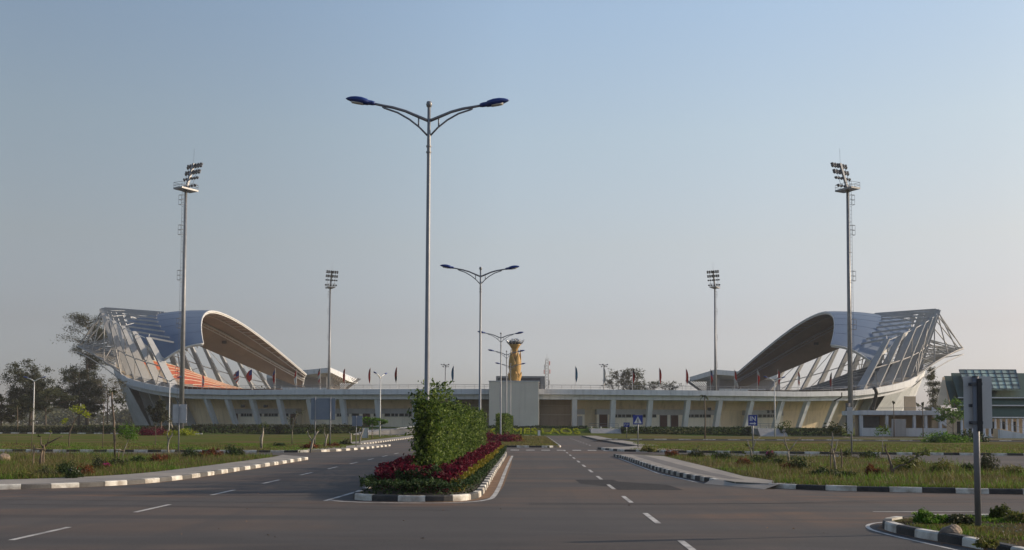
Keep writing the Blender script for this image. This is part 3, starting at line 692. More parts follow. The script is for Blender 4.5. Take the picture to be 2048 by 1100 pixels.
# --- raking ribs, lattice, roofs and seats of both stands
def roof_pt(sg, s, v):
    di = 49.5 * s + 3.5; ui = 85.5 * math.sqrt(max(0, 1 - (di / 100) ** 2)); zi = 33.9 - (12.9 if di < 0 else 11.6) * abs((di) / 47) ** 2.1
    do = 51 * s + 4; uo = 109 * math.sqrt(1 - (do / 75) ** 2); zo = 31.4 - (13.7 if do < 0 else 12.1) * (do / 47) ** 2
    u = ui + (uo - ui) * v; d = di + (do - di) * v; z = zi + (zo - zi) * v + 0.9 * math.sin(math.pi * v)
    return Vector((sg * u, d, z))
for sg, side in ((-1, 'left'), (1, 'right')):
    ns, nv = 48, 12
    top = [[roof_pt(sg, -1 + 2 * i / ns, j / nv) for j in range(nv + 1)] for i in range(ns + 1)]
    bot = [[p + Vector((0, 0, -0.75)) for p in r_] for r_ in top]
    mb = MB(); mb.grid(top, mi=0); mb.grid(bot, mi=1)
    edge = top[0] + [r_[-1] for r_ in top[1:]] + list(reversed(top[-1]))[1:] + [r_[0] for r_ in reversed(top[:-1])]
    lo = [p + Vector((0, 0, -0.75)) for p in edge]
    mb.grid([edge, lo], mi=2)
    rf = mb.build('stand_roof', [M['roof_blue'], M['soffit'], M['steel_white']], ST, smooth=True, label='%s arched stand roof of blue sheeting over a brown soffit' % side)
    # standing seams on the sheeting
    sm = MB()
    for i in range(0, ns + 1, 3):
        sm.tube([p + Vector((0, 0, 0.0)) for p in top[i]], 0.05, 4)
    sm.build('seam', M['roof_blue'], rf)
    # white edge trims and soffit truss
    tr = MB(); tr.tube([r_[0] + Vector((0, 0, -0.3)) for r_ in top], 0.18, 6); tr.tube([p + Vector((0, 0, -0.3)) for p in top[0]], 0.25, 6)
    tr.tube([p + Vector((0, 0, -0.3)) for p in top[-1]], 0.35, 6)
    tr.build('edge_trim', M['steel_white'], rf, smooth=True)
    pu = MB()
    for v, rr, dz in ((0.15, 0.14, -1.05), (0.42, 0.30, -1.2), (0.45, 0.16, -1.8)):
        pu.tube([roof_pt(sg, -1 + 2 * i / ns, v) + Vector((0, 0, dz)) for i in range(ns + 1)], rr, 6)
    for i in range(1, ns * 2, 3):
        s = -1 + i / ns
        pu.tube([roof_pt(sg, s, v) + Vector((0, 0, -1.05)) for v in (0.01, .15)], 0.09, 4)
        pu.tube([roof_pt(sg, s, 0.40) + Vector((0, 0, -1.3)), roof_pt(sg, s + 1 / ns, 0.44) + Vector((0, 0, -1.9))], 0.07, 4)
    pu.build('purlin', M['frame'] if sg < 0 else M['arm_grey'], rf)
    # small floodlights under the soffit
    for s in (-.72, -.42, -.05, .25, .5):
        p = roof_pt(sg, s, .62) + Vector((0, 0, -1.15)); MB().box(p.x - .6, p.x + .6, p.y - .5, p.y + .5, p.z - .4, p.z + .4).build('soffit_lamp', M['dark'], rf)
    # ribs
    TR = [R(-43 + 4.1 * k) for k in range(22)]
    tops, bases, mids, nodes = [], [], [], []
    for t in TR:
        ct, s_ = math.cos(t), math.sin(t)
        rad = Vector((sg * ct, s_ * 1.15, 0)).normalized(); tan = Vector((-rad.y, rad.x, 0))
        b0 = Vector((sg * 105.9 * ct, 73.6 * s_, Z0 - .3)); dY = 69 * s_
        tp = Vector((sg * 117 * ct ** .85, 69 * s_, 34.6 - 11.8 * (dY / 47) ** 2))
        tri = zring((math.pi - t) if sg < 0 else t)
        k = (tri - b0.z) / (tp.z - b0.z); rg = b0.lerp(tp, max(0.05, k))
        mb = MB(); secs = []
        for p, dep, th in ((b0, 2.0, .34), (b0.lerp(tp, .45), 2.2, .32), (tp, 1.35, .28)):
            secs.append([p - tan * th, p + tan * th, p + tan * th - rad * dep, p - tan * th - rad * dep])
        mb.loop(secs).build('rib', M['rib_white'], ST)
        tops.append(tp - rad * .8); bases.append(rg); mids.append(b0.lerp(tp, max(k + .1, .72)))
        wgt = max(0.0, 1 - (math.degrees(t) / 27) ** 2)
        nd = Vector((sg * (112 + 13.0 * wgt) * ct, (78 - 5 * wgt) * s_, tri + (23.6 - tri) * wgt)) if wgt > 0.02 else None
        nodes.append(nd)
    # stays from the rib tops down onto the roof, tied by longitudinal tubes
    st = MB(); rows = []
    for t, tp in zip(TR, tops):
        s = max(-.985, min(.985, (69 * math.sin(t) - 4) / 51))
        e = roof_pt(sg, s * .96, 0.62 - .0 * abs(s)) + Vector((0, 0, .25))
        st.bar(tp, e, 0.26, 0.42)
        rows.append([tp.lerp(e, q) for q in (0.0, .13, .27, .42, .58, .75)])
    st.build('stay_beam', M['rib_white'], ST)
    lg = MB()
    for j in (0,):
        lg.tube([r_[j] + Vector((0, 0, -.5)) for r_ in rows], 0.11, 5)
    for i in range(len(rows) - 1):
        if i % 2 == 0: lg.tube([rows[i][0], rows[i + 1][3]], .08, 4)
    lg.build('tie_tube', M['steel_white'], ST)
    # bracing between ribs
    bc = MB()
    for i in range(len(TR) - 1):
        a0, a1 = bases[i].lerp(tops[i], .42), bases[i + 1].lerp(tops[i + 1], .42)
        bc.tube([a0, a1], .15, 5)
        if i % 2 == 0:
            bc.tube([tops[i], a1], .10, 4); bc.tube([bases[i + 1], a0], .10, 4)
    bc.build('cross_brace', M['frame'], ST)
    # outrigger lattice beyond the ribs
    la = MB()
    for i in range(len(TR)):
        if nodes[i] is None: continue
        nd = nodes[i]; tp, bs = tops[i], bases[i]
        la.tube([tp, nd], .17, 5); la.tube([nd, bs.lerp(tp, .45)], .15, 5); la.tube([nd, bs.lerp(tp, .25)], .11, 5); la.tube([nd, bs + Vector((0, 0, -.6))], .16, 5)
        if i + 1 < len(TR) and nodes[i + 1] is not None:
            n2 = nodes[i + 1]
            la.tube([nd, n2], .19, 5); la.tube([nd + Vector((0, 0, -1.6)), n2 + Vector((0, 0, -1.6))], .13, 5)
            la.tube([nd, bases[i + 1].lerp(tops[i + 1], .35)], .09, 4); la.tube([n2, bs.lerp(tp, .35)], .09, 4); la.tube([nd, bases[i + 1]], .09, 4); la.tube([n2, bs], .09, 4)
    la.build('outrigger', M['frame'], ST)
    # seating bowl of the stand: stepped rows
    se = MB(); nr = 13; ts = [R(-60 + 120 * k / 40) for k in range(41)]
    for i in range(nr):
        f0, f1 = i / nr, (i + 1) / nr
        A, B_, C = [], [], []
        for t in ts:
            tt = (math.pi - t) if sg < 0 else t
            zo = zring(tt) - 0.2
            def pt(f, fz): return ((sg * (72 + 35.5 * f) * math.cos(t)), (50 + 24 * f) * math.sin(t), 2.2 + (zo + .6 - 2.2) * fz)
            A.append(pt(f0, f0)); B_.append(pt(f0, f0 + .87 * (f1 - f0))); C.append(pt(f0 + .02 * (f1 - f0), f1))
            if t == ts[0]: pass
        D = [((sg * (72 + 35.5 * f1) * math.cos(t)), (50 + 24 * f1) * math.sin(t), 2.2 + (zring((math.pi - t) if sg < 0 else t) + .4 - 2.2) * f1) for t in ts]
        se.grid([[a, b] for a, b in zip(A, B_)], mi=0); se.grid([[a, b] for a, b in zip(B_, C)], mi=1); se.grid([[a, b] for a, b in zip(C, D)], mi=1)
    se.build('seating', [M['seat'] if sg < 0 else M['seat_shaded'], M['step'] if sg < 0 else M['concrete']], ST, label='%s' % ('left stand of orange seat rows' if sg < 0 else 'right stand of shaded grey rows'))
    # upper concourse wall behind the seats, under the roof
    P = []
    for k in range(30):
        t = R(-40 + 80 * k / 29); tt = (math.pi - t) if sg < 0 else t
        P.append([(sg * 107.6 * math.cos(t), 74.1 * math.sin(t), zring(tt) - .6), (sg * 107.8 * math.cos(t), 74.2 * math.sin(t), zring(tt) + .2)])
    MB().grid(P).build('back_wall', M['wall_grey'], ST)
# railing along the rim
rl = MB()
rng_t = [math.pi + R(32) + R(116) * k / 110 for k in range(111)]
P0 = [Vector(EP(111.2, 77.2, t, zring(t))) for t in rng_t]
for dz, r_ in ((0.92, .045), (0.5, .025)): rl.tube([p + Vector((0, 0, dz)) for p in P0], r_, 4)
for p in P0: rl.tube([p + Vector((0, 0, -.05)), p + Vector((0, 0, .92))], .035, 4)
rl.build('railing', M['steel_grey'], ST)
# dark drain hose over the right rim, cables and wall lamps
def hose(pts, r_, name='drain_hose'): return MB().tube(pts, r_, 6).build(name, M['dark'], ST, world=True, smooth=True)
hose([at(1747, 776, 238), at(1751, 778, 238), at(1753, 786, 238.2), at(1749, 803, 239), at(1746, 816, 239.5), at(1744, 833, 239.5)], 0.42)
hose([at(1683.5, 785, 233), at(1683.5, 794, 233), at(1668, 802, 234)], 0.14)
for px, py in ((1418, 818), (1534, 823), (1543, 823), (487, 812), (532, 812), (1226, 832)):
    p, t = cyl(px, py, 103.9, 72.7)
    MB().box(p[0] - .35, p[0] + .35, p[1] - .9, p[1] + .1, p[2] - .35, p[2] + .3).build('wall_lamp', M['steel_dark'], ST, world=True)

# --- cauldron tower in front of the rim
TW = at(1028, 855, 209.5)
x0, x1 = at(978, 800, 209.5)[0], at(1078, 800, 209.5)[0]; zt = at(1028, 763, 209.5)[2]
tw = thing('cauldron_tower', 'plain grey block tower carrying the golden flame cauldron in front of the stadium', 'tower', ((x0 + x1) / 2, 209.5, Z0))
hw = (x1 - x0) / 2
MB().box(-hw, hw, 0, 7, -1.2, zt - Z0).build('tower_block', M['tower_wall'], tw, bevel=0.05)
MB().box(-hw - .12, hw + .12, -.12, 7.12, zt - Z0 + .004, zt - Z0 + .16).build('coping', M['concrete_white'], tw)
MB().box(-0.9, -0.1, -.3, -.02, .1, 1.5).build('vent_box', M['steel_dark'], tw)
tc_ = at(1029.5, 763, 211.5)
td = thing('flame_cauldron', 'golden leaf-wrapped cauldron with a dark bowl standing on the grey tower', 'monument', (tc_[0], 211.8, zt + .16))
sc = 211.5 / F
def leafwrap(r0, r1, zb, ztp, ph, half, pw=1.6, bulge=.25):
    """curved leaf wrapped on a cone: base at zb, pointed tip at ztp"""
    P = []
    for i in range(13):
        f = i / 12; hwid = half * (1 - f ** 2.6) * (0.72 + .45 * math.sin(math.pi * min(1, f * 1.1)))
        r_ = r0 + (r1 - r0) * f ** 2 + bulge * math.sin(math.pi * f)
        P.append([((r_ + .14 * (1 - abs(q))) * math.cos(ph + hwid * q), (r_ + .14 * (1 - abs(q))) * math.sin(ph + hwid * q), zb + (ztp - zb) * f - .25 * q * q * f) for q in (-1, -.5, 0, .5, 1)])
    return P
lv = MB()
MB().lathe([(1.0, 0), (1.12, 1.2), (1.1, 3.0), (1.0, 4.6), (.75, 5.6), (.55, 6.1), (.75, 6.7), (1.2, 7.35), (1.42, 7.62), (1.30, 7.62), (.6, 7.0)], 24).build('core', M['gold'], td, smooth=True)
for ph, zb, ze, r0, r1 in ((-2.2, .3, 6.6, 1.06, 1.42), (-.95, .2, 6.5, 1.06, 1.28), (.5, .3, 6.6, 1.06, 1.4), (2.0, .3, 6.6, 1.06, 1.4)):
    lv.grid(leafwrap(r0, r1, zb, ze, ph, .92, bulge=.26))
for ph, zb, ze in ((-1.45, 0, 2.0), (-.55, 0, 1.9), (.9, 0, 1.9), (2.5, 0, 1.9), (-2.7, 0, 1.5)):
    lv.grid(leafwrap(1.12, 1.75, zb, ze, ph, .62, bulge=.1))
lo_ = lv.build('leaf', M['gold'], td, smooth=True); so_ = lo_.modifiers.new('thick', 'SOLIDIFY'); so_.thickness = .12
bw = MB().lathe([(.5, 7.55), (1.25, 7.75), (1.4, 8.15), (1.2, 8.3), (.2, 8.32)], 20).build('bowl', M['steel_dark'], td, smooth=True)
cu = MB()
for k in range(12):
    a = k * math.pi / 6 + .1; c, s = math.cos(a), math.sin(a)
    cu.tube([(1.3 * c, 1.3 * s, 7.6), (1.75 * c, 1.75 * s, 7.95), (2.05 * c, 2.05 * s, 8.4), (2.3 * c, 2.3 * s, 8.62)], [.09, .08, .06, .04], 5)
    cu.tube([(1.75 * c, 1.75 * s, 7.95), (1.75 * math.cos(a + .3), 1.75 * math.sin(a + .3), 8.3), (2.05 * math.cos(a + .52), 2.05 * math.sin(a + .52), 8.4)], .05, 4)
    cu.tube([(1.2 * c, 1.2 * s, 8.3), (.7 * c, .7 * s, 8.75), (.15 * c, .15 * s, 8.8)], .07, 4)
cu.build('bowl_filigree', M['silver'], td, smooth=True)
td.scale = (.9, .9, 1.0)

# --- scoreboard beyond the far rim
a, c = at(992, 752, 372), at(1089.5, 786, 372)
sb = thing('scoreboard', 'dark scoreboard in a grey frame beyond the far rim behind the cauldron', 'scoreboard', ((a[0] + c[0]) / 2, 372, 0))
hw = (c[0] - a[0]) / 2
MB().box(-hw, hw, 0, 2.4, 9, a[2]).build('cabinet', M['steel_grey'], sb)
MB().box(-hw + .7, hw - 1.6, -.12, .3, 10, a[2] - .7).build('screen', M['screen'], sb)
for x in (-hw + 2, hw - 2): MB().box(x - .5, x + .5, .4, 1.4, 1.2, 9).build('leg', M['steel_grey'], sb)

# --- small grandstands with cantilever roofs beyond
for sg, (pa, pb, pc, pd) in ((-1, ((606, 748), (661, 735), (700, 754), (592, 772))), (1, ((1480, 749), (1430, 739), (1393, 750), (1490, 772)))):
    Y = 398
    A, B_, C = at(*pa, Y + 6), at(*pb, Y), at(*pc, Y + 16)
    g = thing('grandstand', 'pale flat-roofed grandstand with a sunlit eave beyond the left stand' if sg < 0 else 'dark flat-roofed grandstand in shade beyond the right stand', 'grandstand', (B_[0], Y, 0))
    zr = B_[2]; h = 1.9
    pts = [Vector((A[0] + sg * -0 - (14 if sg < 0 else -14), Y + 4, A[2])), Vector((B_[0], Y, zr)), Vector((C[0], Y + 15, C[2])), Vector((C[0], Y + 34, C[2])), Vector((A[0] - (14 if sg < 0 else -14), Y + 34, A[2]))]
    r_ = MB(); r_.add([p for p in pts] + [p - Vector((0, 0, h)) for p in pts], [(0, 1, 2, 3, 4), (9, 8, 7, 6, 5)] + [(i, (i + 1) % 5, 5 + (i + 1) % 5, 5 + i) for i in range(5)])
    r_.build('roof', M['concrete_white'], g, world=True)
    # raking soffit frames down to the stand wall
    w_ = MB(); inner = B_[0] + sg * 2.0
    for k in range(14):
        y = Y + 2.5 + k * 2.1
        tipx = B_[0] - sg * min(7.0, .5 + k * .65)
        w_.bar((tipx, y, zr - h - 1.2), (inner, y, 13.8), .14, .26)
        w_.bar((inner, y, zr - h), (inner, y, 12.0), .25, .4)
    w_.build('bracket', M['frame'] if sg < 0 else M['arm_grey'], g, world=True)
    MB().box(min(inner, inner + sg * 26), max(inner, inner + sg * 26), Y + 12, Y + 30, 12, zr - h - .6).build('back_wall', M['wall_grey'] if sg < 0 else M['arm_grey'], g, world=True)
    xo = A[0] + sg * 20
    MB().box(min(inner, xo), max(inner, xo), Y + 3, Y + 30, 1.2, 15.2).build('stand_wall', M['concrete'], g, world=True)
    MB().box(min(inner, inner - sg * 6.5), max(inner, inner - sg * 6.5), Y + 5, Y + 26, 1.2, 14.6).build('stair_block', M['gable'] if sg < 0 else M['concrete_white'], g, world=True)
    MB().box(min(inner, inner + sg * 18), max(inner, inner + sg * 18), Y + 2.2, Y + 2.9, 15.2, 16.0).build('parapet', M['concrete_white'], g, world=True)
# ------------------------------------------------------------------ double-arm street lamps on the medians
def make_street_lamp():
    t = thing('street_lamp', '', 'street lamp')
    MB().tube([(0, 0, 0), (0, 0, .35), (0, 0, .36), (0, 0, 11.6), (0, 0, 12.78)], [.12, .12, .095, .062, .055], 14).build('pole', M['steel_grey'], t, smooth=True)
    MB().lathe([(.0, 12.74), (.08, 12.78), (.105, 12.87), (.08, 12.96), (.0, 12.99)], 14).build('finial', M['steel_grey'], t, smooth=True)
    cl = MB()
    for z in (11.2, 11.4): cl.lathe([(.064, z), (.09, z), (.09, z + .05), (.064, z + .05)], 12)
    cl.build('clamp', M['steel_grey'], t)
    for s, dz in ((-1, .07), (1, 0)):
        xs_ = 1.07 if s < 0 else 1.0
        up = [(s * x * xs_, 0, z + .28 + dz * x / 1.8) for x, z in ((.04, 12.03), (.35, 12.16), (.75, 12.33), (1.15, 12.44), (1.5, 12.50), (1.9, 12.575))]
        a = MB(); a.tube(up, [.055, .055, .05, .05, .045, .042], 8)
        lo = [(s * x * xs_, 0, z + .27 + dz * x / 1.8) for x, z in ((.04, 11.52), (.3, 11.80), (.62, 12.06), (1.0, 12.28), (1.42, 12.42), (1.48, 12.46))]
        a.tube(lo, .032, 8); a.tube([(s * .33 * xs_, 0, 12.10), (s * .33 * xs_, 0, 12.42)], .026, 6)
        a.build('arm', M['arm_grey'], t, smooth=True)
        # cobra head: flattened teardrop body, tilted upward
        ang = math.atan2(.10, 1); h = MB(); secs = []
        for f, wd, hu, hd in ((0, .07, .06, .06), (.1, .10, .08, .08), (.24, .105, .085, .085), (.25, .14, .11, .10), (.45, .18, .145, .105), (.65, .175, .14, .10), (.83, .13, .10, .07), (.95, .06, .05, .035), (1, .015, .012, .01)):
            x = 1.72 * xs_ + f * 1.0; z = 12.835 + dz + .17 * f + (-.05 if f > .9 else 0) * 0
            secs.append([(s * x, wd * math.cos(q), z + (hu if math.sin(q) > 0 else hd) * math.sin(q)) for q in [k * math.pi / 7 for k in range(14)]])
        ho = h.loop(secs).build('lamp_head', M['lamp_blue'], t, smooth=True)
        l = MB(); secs = []
        for f, wd in ((.4, .10), (.5, .125), (.65, .125), (.8, .09)):
            x = 1.72 * xs_ + f; z = 12.835 + dz + .17 * f - .085
            secs.append([(s * x, wd * math.cos(q), z + .035 * math.sin(q)) for q in [k * math.pi / 5 for k in range(10)]])
        l.loop(secs).build('lens', M['lens'], ho, smooth=True)
    return t
proto = make_street_lamp()
LAMPY = [34.2, 71.0, 122.5, 153, 186]
LAMPL = ['tallest double-arm street lamp with blue heads, rising through the near hedge',
         'double-arm street lamp at the far end of the near hedge, second in the row',
         'double-arm street lamp standing behind the crimson bushes on the far median, third in the row',
         'double-arm street lamp with its right head before the golden cauldron, fourth in the row',
         'smallest and farthest double-arm street lamp of the median row, standing before the grey tower']
for i, (y, lb) in enumerate(zip(LAMPY, LAMPL)):
    o = proto if i == 0 else copy_tree(proto)
    o.location = (-3.43, y, .14); tag(o, lb, 'street lamp', 'double-arm lamps along the median')

# V-headed lamps on the side lawns
def make_v_lamp():
    t = thing('lamp_post', '', 'lamp post')
    MB().tube([(0, 0, 0), (0, 0, 10.0)], [.13, .075], 10).build('pole', M['steel_white'], t, smooth=True)
    for s in (-1, 1):
        MB().tube([(0, 0, 9.8), (s * .5, 0, 10.15), (s * 1.3, 0, 10.45)], [.10, .09, .06], 8).build('arm', M['steel_white'], t, smooth=True)
        secs = [[(s * (1.2 + f * .85), wd * math.cos(q), 10.45 + .22 * f + wd * .6 * math.sin(q)) for q in [k * math.pi / 5 for k in range(10)]] for f, wd in ((0, .06), (.2, .13), (.5, .2), (.8, .16), (1, .03))]
        MB().loop(secs).build('lamp_head', M['lamp_blue'], t, smooth=True)
    return t
vp = make_v_lamp()
for i, (px, py, Y, lb, s_) in enumerate(((69, 755, 178, 'white lamp post with a V of two blue heads standing before the dark trees', 1), (761, 747, 158, 'white lamp post with a short V head left of the near hedge', .0),
                                     (340, 755, 176, 'white lamp post just left of the near left floodlight mast', 1), (1549, 755, 172, 'white lamp post in front of the right facade near the IN sign', 1))):
    o = vp if i == 0 else copy_tree(vp)
    p = at(px, py, Y); o.location = (p[0], Y, p[2] - 10.5); tag(o, lb, 'lamp post', 'V-headed lamp posts on the lawns')
    if px == 761: o.rotation_euler = (0, 0, R(68))
    elif px == 1549: o.rotation_euler = (0, 0, R(15))

# ------------------------------------------------------------------ floodlight masts
def floodlight_mesh():
    m = MB(); m.lathe([(.0, -.32), (.16, -.30), (.26, -.1), (.34, .12), (.34, .16), (.05, .16)], 10); m.box(-.05, .05, -.38, .38, -.05, .05)
    return m
def make_mast():
    t = thing('floodlight_mast', '', 'floodlight mast')
    H = 50.5
    MB().tube([(0, 0, 0), (0, 0, H)], [.52, .28], 16).build('pole', M['steel_grey'], t, smooth=True)
    MB().box(-.4, .4, .45, 1.0, 0, 6.4).build('base_cabinet', M['steel_dark'], t)
    ld = MB()
    for s in (-.25, .25): ld.tube([(-.95, s, 3), (-.75, s, H)], .04, 4)
    z = 3.0
    while z < H: ld.tube([(-.95 + .2 * z / H, -.25, z), (-.95 + .2 * z / H, .25, z)], .03, 4); z += .8
    for z in np.arange(6, H, 6.3): ld.tube([(-.85, 0, z), (0, 0, z)], .05, 4)
    ld.build('ladder', M['steel_grey'], t)
    for z in (H - 3.2, H - 9.5, H - 19, H - 29, H - 39):
        q = MB()
        for dz in (0, 1.0, 2.0): q.tube([(-.8, -.4, z + dz), (-1.5, -.4, z + dz), (-1.5, .4, z + dz), (-.8, .4, z + dz)], .045, 4)
        q.tube([(-1.5, -.4, z), (-1.5, -.4, z + 2)], .04, 4); q.tube([(-1.5, .4, z), (-1.5, .4, z + 2)], .04, 4)
        q.build('ladder_cage', M['steel_grey'], t)
    pf = MB(); pf.box(-2.2, 2.2, -1.3, 1.3, H, H + .35)
    pf.build('platform', M['steel_grey'], t)
    r_ = MB()
    for x in (-2.15, -.7, .7, 2.15):
        for y in (-1.25, 1.25): r_.tube([(x, y, H + .3), (x, y, H + 1.4)], .04, 4)
    for z in (H + .85, H + 1.4): r_.tube([(-2.15, -1.25, z), (2.15, -1.25, z), (2.15, 1.25, z), (-2.15, 1.25, z), (-2.15, -1.25, z)], .04, 4)
    r_.build('railing', M['steel_grey'], t)
    # leaning head frame: leans towards +X, lamp rows along local Y
    fr = MB(); A = Vector((0, 0, H + .3)); B = Vector((1.9, 0, H + 6.1)); fr.bar(A, B, .5, .42, side=(0, 1, 0))
    rows = [(.12, 5), (.42, 6), (.63, 6), (.70, 6), (.88, 6), (.96, 6)]
    for f, n in rows:
        c = A.lerp(B, f) + Vector((.25, 0, 0)); fr.tube([c + Vector((0, -2.0, 0)), c + Vector((0, 2.0, 0))], .06, 5)
    for y in (-1.4, 1.4): fr.tube([A + Vector((.3, y, .2)), B + Vector((.25, y, 0))], .05, 4)
    fr.tube([B, B + Vector((.1, 0, 3.2))], .03, 4)
    fo = fr.build('head_frame', M['steel_grey'], t)
    fl = None
    for f, n in rows:
        c = A.lerp(B, f) + Vector((.45, 0, 0))
        for k in range(n):
            y = -1.95 + 3.9 * k / (n - 1)
            if fl is None: o = fl = floodlight_mesh().build('floodlight', M['steel_dark'], fo, smooth=False)
            else: o = fl.copy(); COL.objects.link(o); o.parent = fo
            o.location = c + Vector((0, y, .05)); o.rotation_euler = (0, R(118), 0)
    return t
ms = make_mast()
for i, (px, py, Y, rz, lb) in enumerate(((365.5, 700, 214, 60, 'tall grey floodlight mast in front of the left stand roof'), (1699.5, 700, 214, 180 - 60, 'tall grey floodlight mast in front of the right stand roof'),
                                     (659, 700, 368, -62, 'smaller far floodlight mast in front of the pale grandstand left of the hedge'), (1430.5, 700, 368, 180 + 62, 'smaller far floodlight mast in front of the dark grandstand on the right'))):
    o = ms if i == 0 else copy_tree(ms)
    p = at(px, py, Y); o.location = (p[0], Y, .2 if Y < 300 else 1.4); o.rotation_euler = (0, 0, R(rz)); tag(o, lb, 'floodlight mast', 'four floodlight masts of the stadium')
    ptop = at(px, 381 if Y < 300 else 576, Y)[2]; s = (ptop - o.location.z) / 50.5
    o.scale = (s, s, s)

# high masts with a ring of lamps behind the stadium
def make_highmast():
    t = thing('high_mast', '', 'high mast')
    MB().tube([(0, 0, 0), (0, 0, 24)], [.3, .17], 8).build('pole', M['steel_grey'], t, smooth=True)
    h = MB()
    for k in range(10):
        a = k * 2 * math.pi / 10; c, s = math.cos(a), math.sin(a)
        h.tube([(0, 0, 23.6), (1.6 * c, 1.6 * s, 23.9)], .06, 4)
    h.build('lamp_ring', M['steel_dark'], t)
    g = None
    for k in range(10):
        a = k * 2 * math.pi / 10; c, s = math.cos(a), math.sin(a)
        if g is None: o = g = MB().lathe([(.08, .22), (.26, .06), (.33, -.14), (.2, -.17)], 8).build('lamp', M['steel_dark'], t)
        else: o = g.copy(); COL.objects.link(o); o.parent = t
        o.location = (1.55 * c, 1.55 * s, 24.0) if k % 2 else (1.05 * c, 1.05 * s, 23.2)
    return t
hm = make_highmast()
for i, (px, lb) in enumerate(((891, 'thin high mast with a lamp ring left of the grey tower'), (1208, 'thin high mast with a lamp ring beside the two far trees'))):
    o = hm if i == 0 else copy_tree(hm)
    p = at(px, 729, 395); o.location = (p[0], 395, p[2] - 24); tag(o, lb, 'high mast', 'high lamp masts beyond the stadium')

# antenna tower
p = at(1094, 722, 430)
an = thing('antenna_tower', 'lattice radio tower with red and white antennas right of the scoreboard', 'radio tower', (p[0], 430, 0))
m_ = MB(); H = p[2]
for sx in (-1, 1):
    for sy in (-1, 1): m_.tube([(sx * 1.1, sy * 1.1, 0), (sx * .6, sy * .6, H)], .12, 4)
z = 2.0
while z < H:
    w_ = 1.1 - .5 * z / H
    for q in ((-w_, -w_, w_, -w_), (w_, -w_, w_, w_), (w_, w_, -w_, w_), (-w_, w_, -w_, -w_)): m_.tube([(q[0], q[1], z), (q[2], q[3], z + 1.2)], .06, 4)
    z += 1.2
m_.tube([(0, 0, H), (0, 0, H + 3)], .06, 4); m_.build('lattice', M['steel_grey'], an)
for k, (dx, z, mm) in enumerate(((1.4, H - 1, 'flag_rose'), (-1.3, H - 2.5, 'flag_white'), (1.5, H - 4.5, 'flag_rose'), (-1.5, H - 4.6, 'flag_rose'), (1.2, H - 9, 'steel_grey'))):
    MB().tube([(dx * .8, -.9, z - .9), (dx * .8, -.9, z + .9)], .18, 6).build('panel_antenna', M[mm], an)

# ------------------------------------------------------------------ flags on the rim
FL = [(404, 746, ('flag_red', 'flag_white', 'flag_red'), 'half-hidden red and white flag under the near end of the left roof'),
      (478, 738, ('flag_blue', 'flag_rose', 'flag_white', 'flag_rose'), 'rose striped flag with a blue corner under the left roof'), (504, 736, ('flag_blue', 'flag_red', 'flag_red'), 'bright red flag with a blue corner under the left roof'),
      (550, 736, ('flag_blue', 'flag_darkred', 'flag_red'), 'limp blue and red flag before the brown soffit'), (593, 738, ('flag_red', 'flag_white'), 'limp red and white flag at the far end of the left roof'),
      (640, 734, ('flag_black', 'flag_red', 'flag_white', 'flag_red'), 'limp dark and red flag just left of the far left floodlight mast'), (690, 734, ('flag_darkred', 'flag_red', 'flag_red'), 'limp red flag before the sunlit eave of the pale grandstand'),
      (741, 733, ('flag_darkred', 'flag_red', 'flag_red'), 'limp red flag standing alone left of the V-headed lamp post'), (794, 731, ('flag_darkred', 'flag_darkred', 'flag_black'), 'limp dark red flag between the V-headed lamp post and the tallest street lamp'),
      (907.5, 729, ('flag_teal', 'flag_teal'), 'limp teal flag beside the left high mast'), (1150.5, 730, ('flag_teal', 'flag_teal'), 'limp teal flag right of the radio tower'),
      (1207, 732, ('flag_white', 'flag_white'), 'limp white flag against the right high mast'), (1265, 733, ('flag_black', 'flag_darkred', 'flag_red'), 'limp dark flag in front of the two far trees'),
      (1318.5, 733, ('flag_darkred', 'flag_red', 'flag_red'), 'limp red flag above the low far bush'), (1372, 735, ('flag_red', 'flag_red'), 'limp bright red flag standing alone left of the dark grandstand'),
      (1421, 736, ('flag_black', 'flag_blue', 'flag_red', 'flag_darkred'), 'limp dark and red flag in front of the dark grandstand roof'), (1469, 737, ('flag_darkred', 'flag_red', 'flag_white'), 'limp red flag with a white end where the right roof begins'),
      (1515, 738, ('flag_white', 'flag_red', 'flag_red'), 'limp flag white above red before the right soffit'), (1556, 738, ('flag_red', 'flag_red'), 'limp red flag beside the right lamp post'),
      (1596, 740, ('flag_rose', 'flag_white', 'flag_rose'), 'faded red and white flag before a far rib of the right stand'), (1664, 742, ('flag_black', 'flag_darkred'), 'dark flag under the right roof next to the near right floodlight mast')]
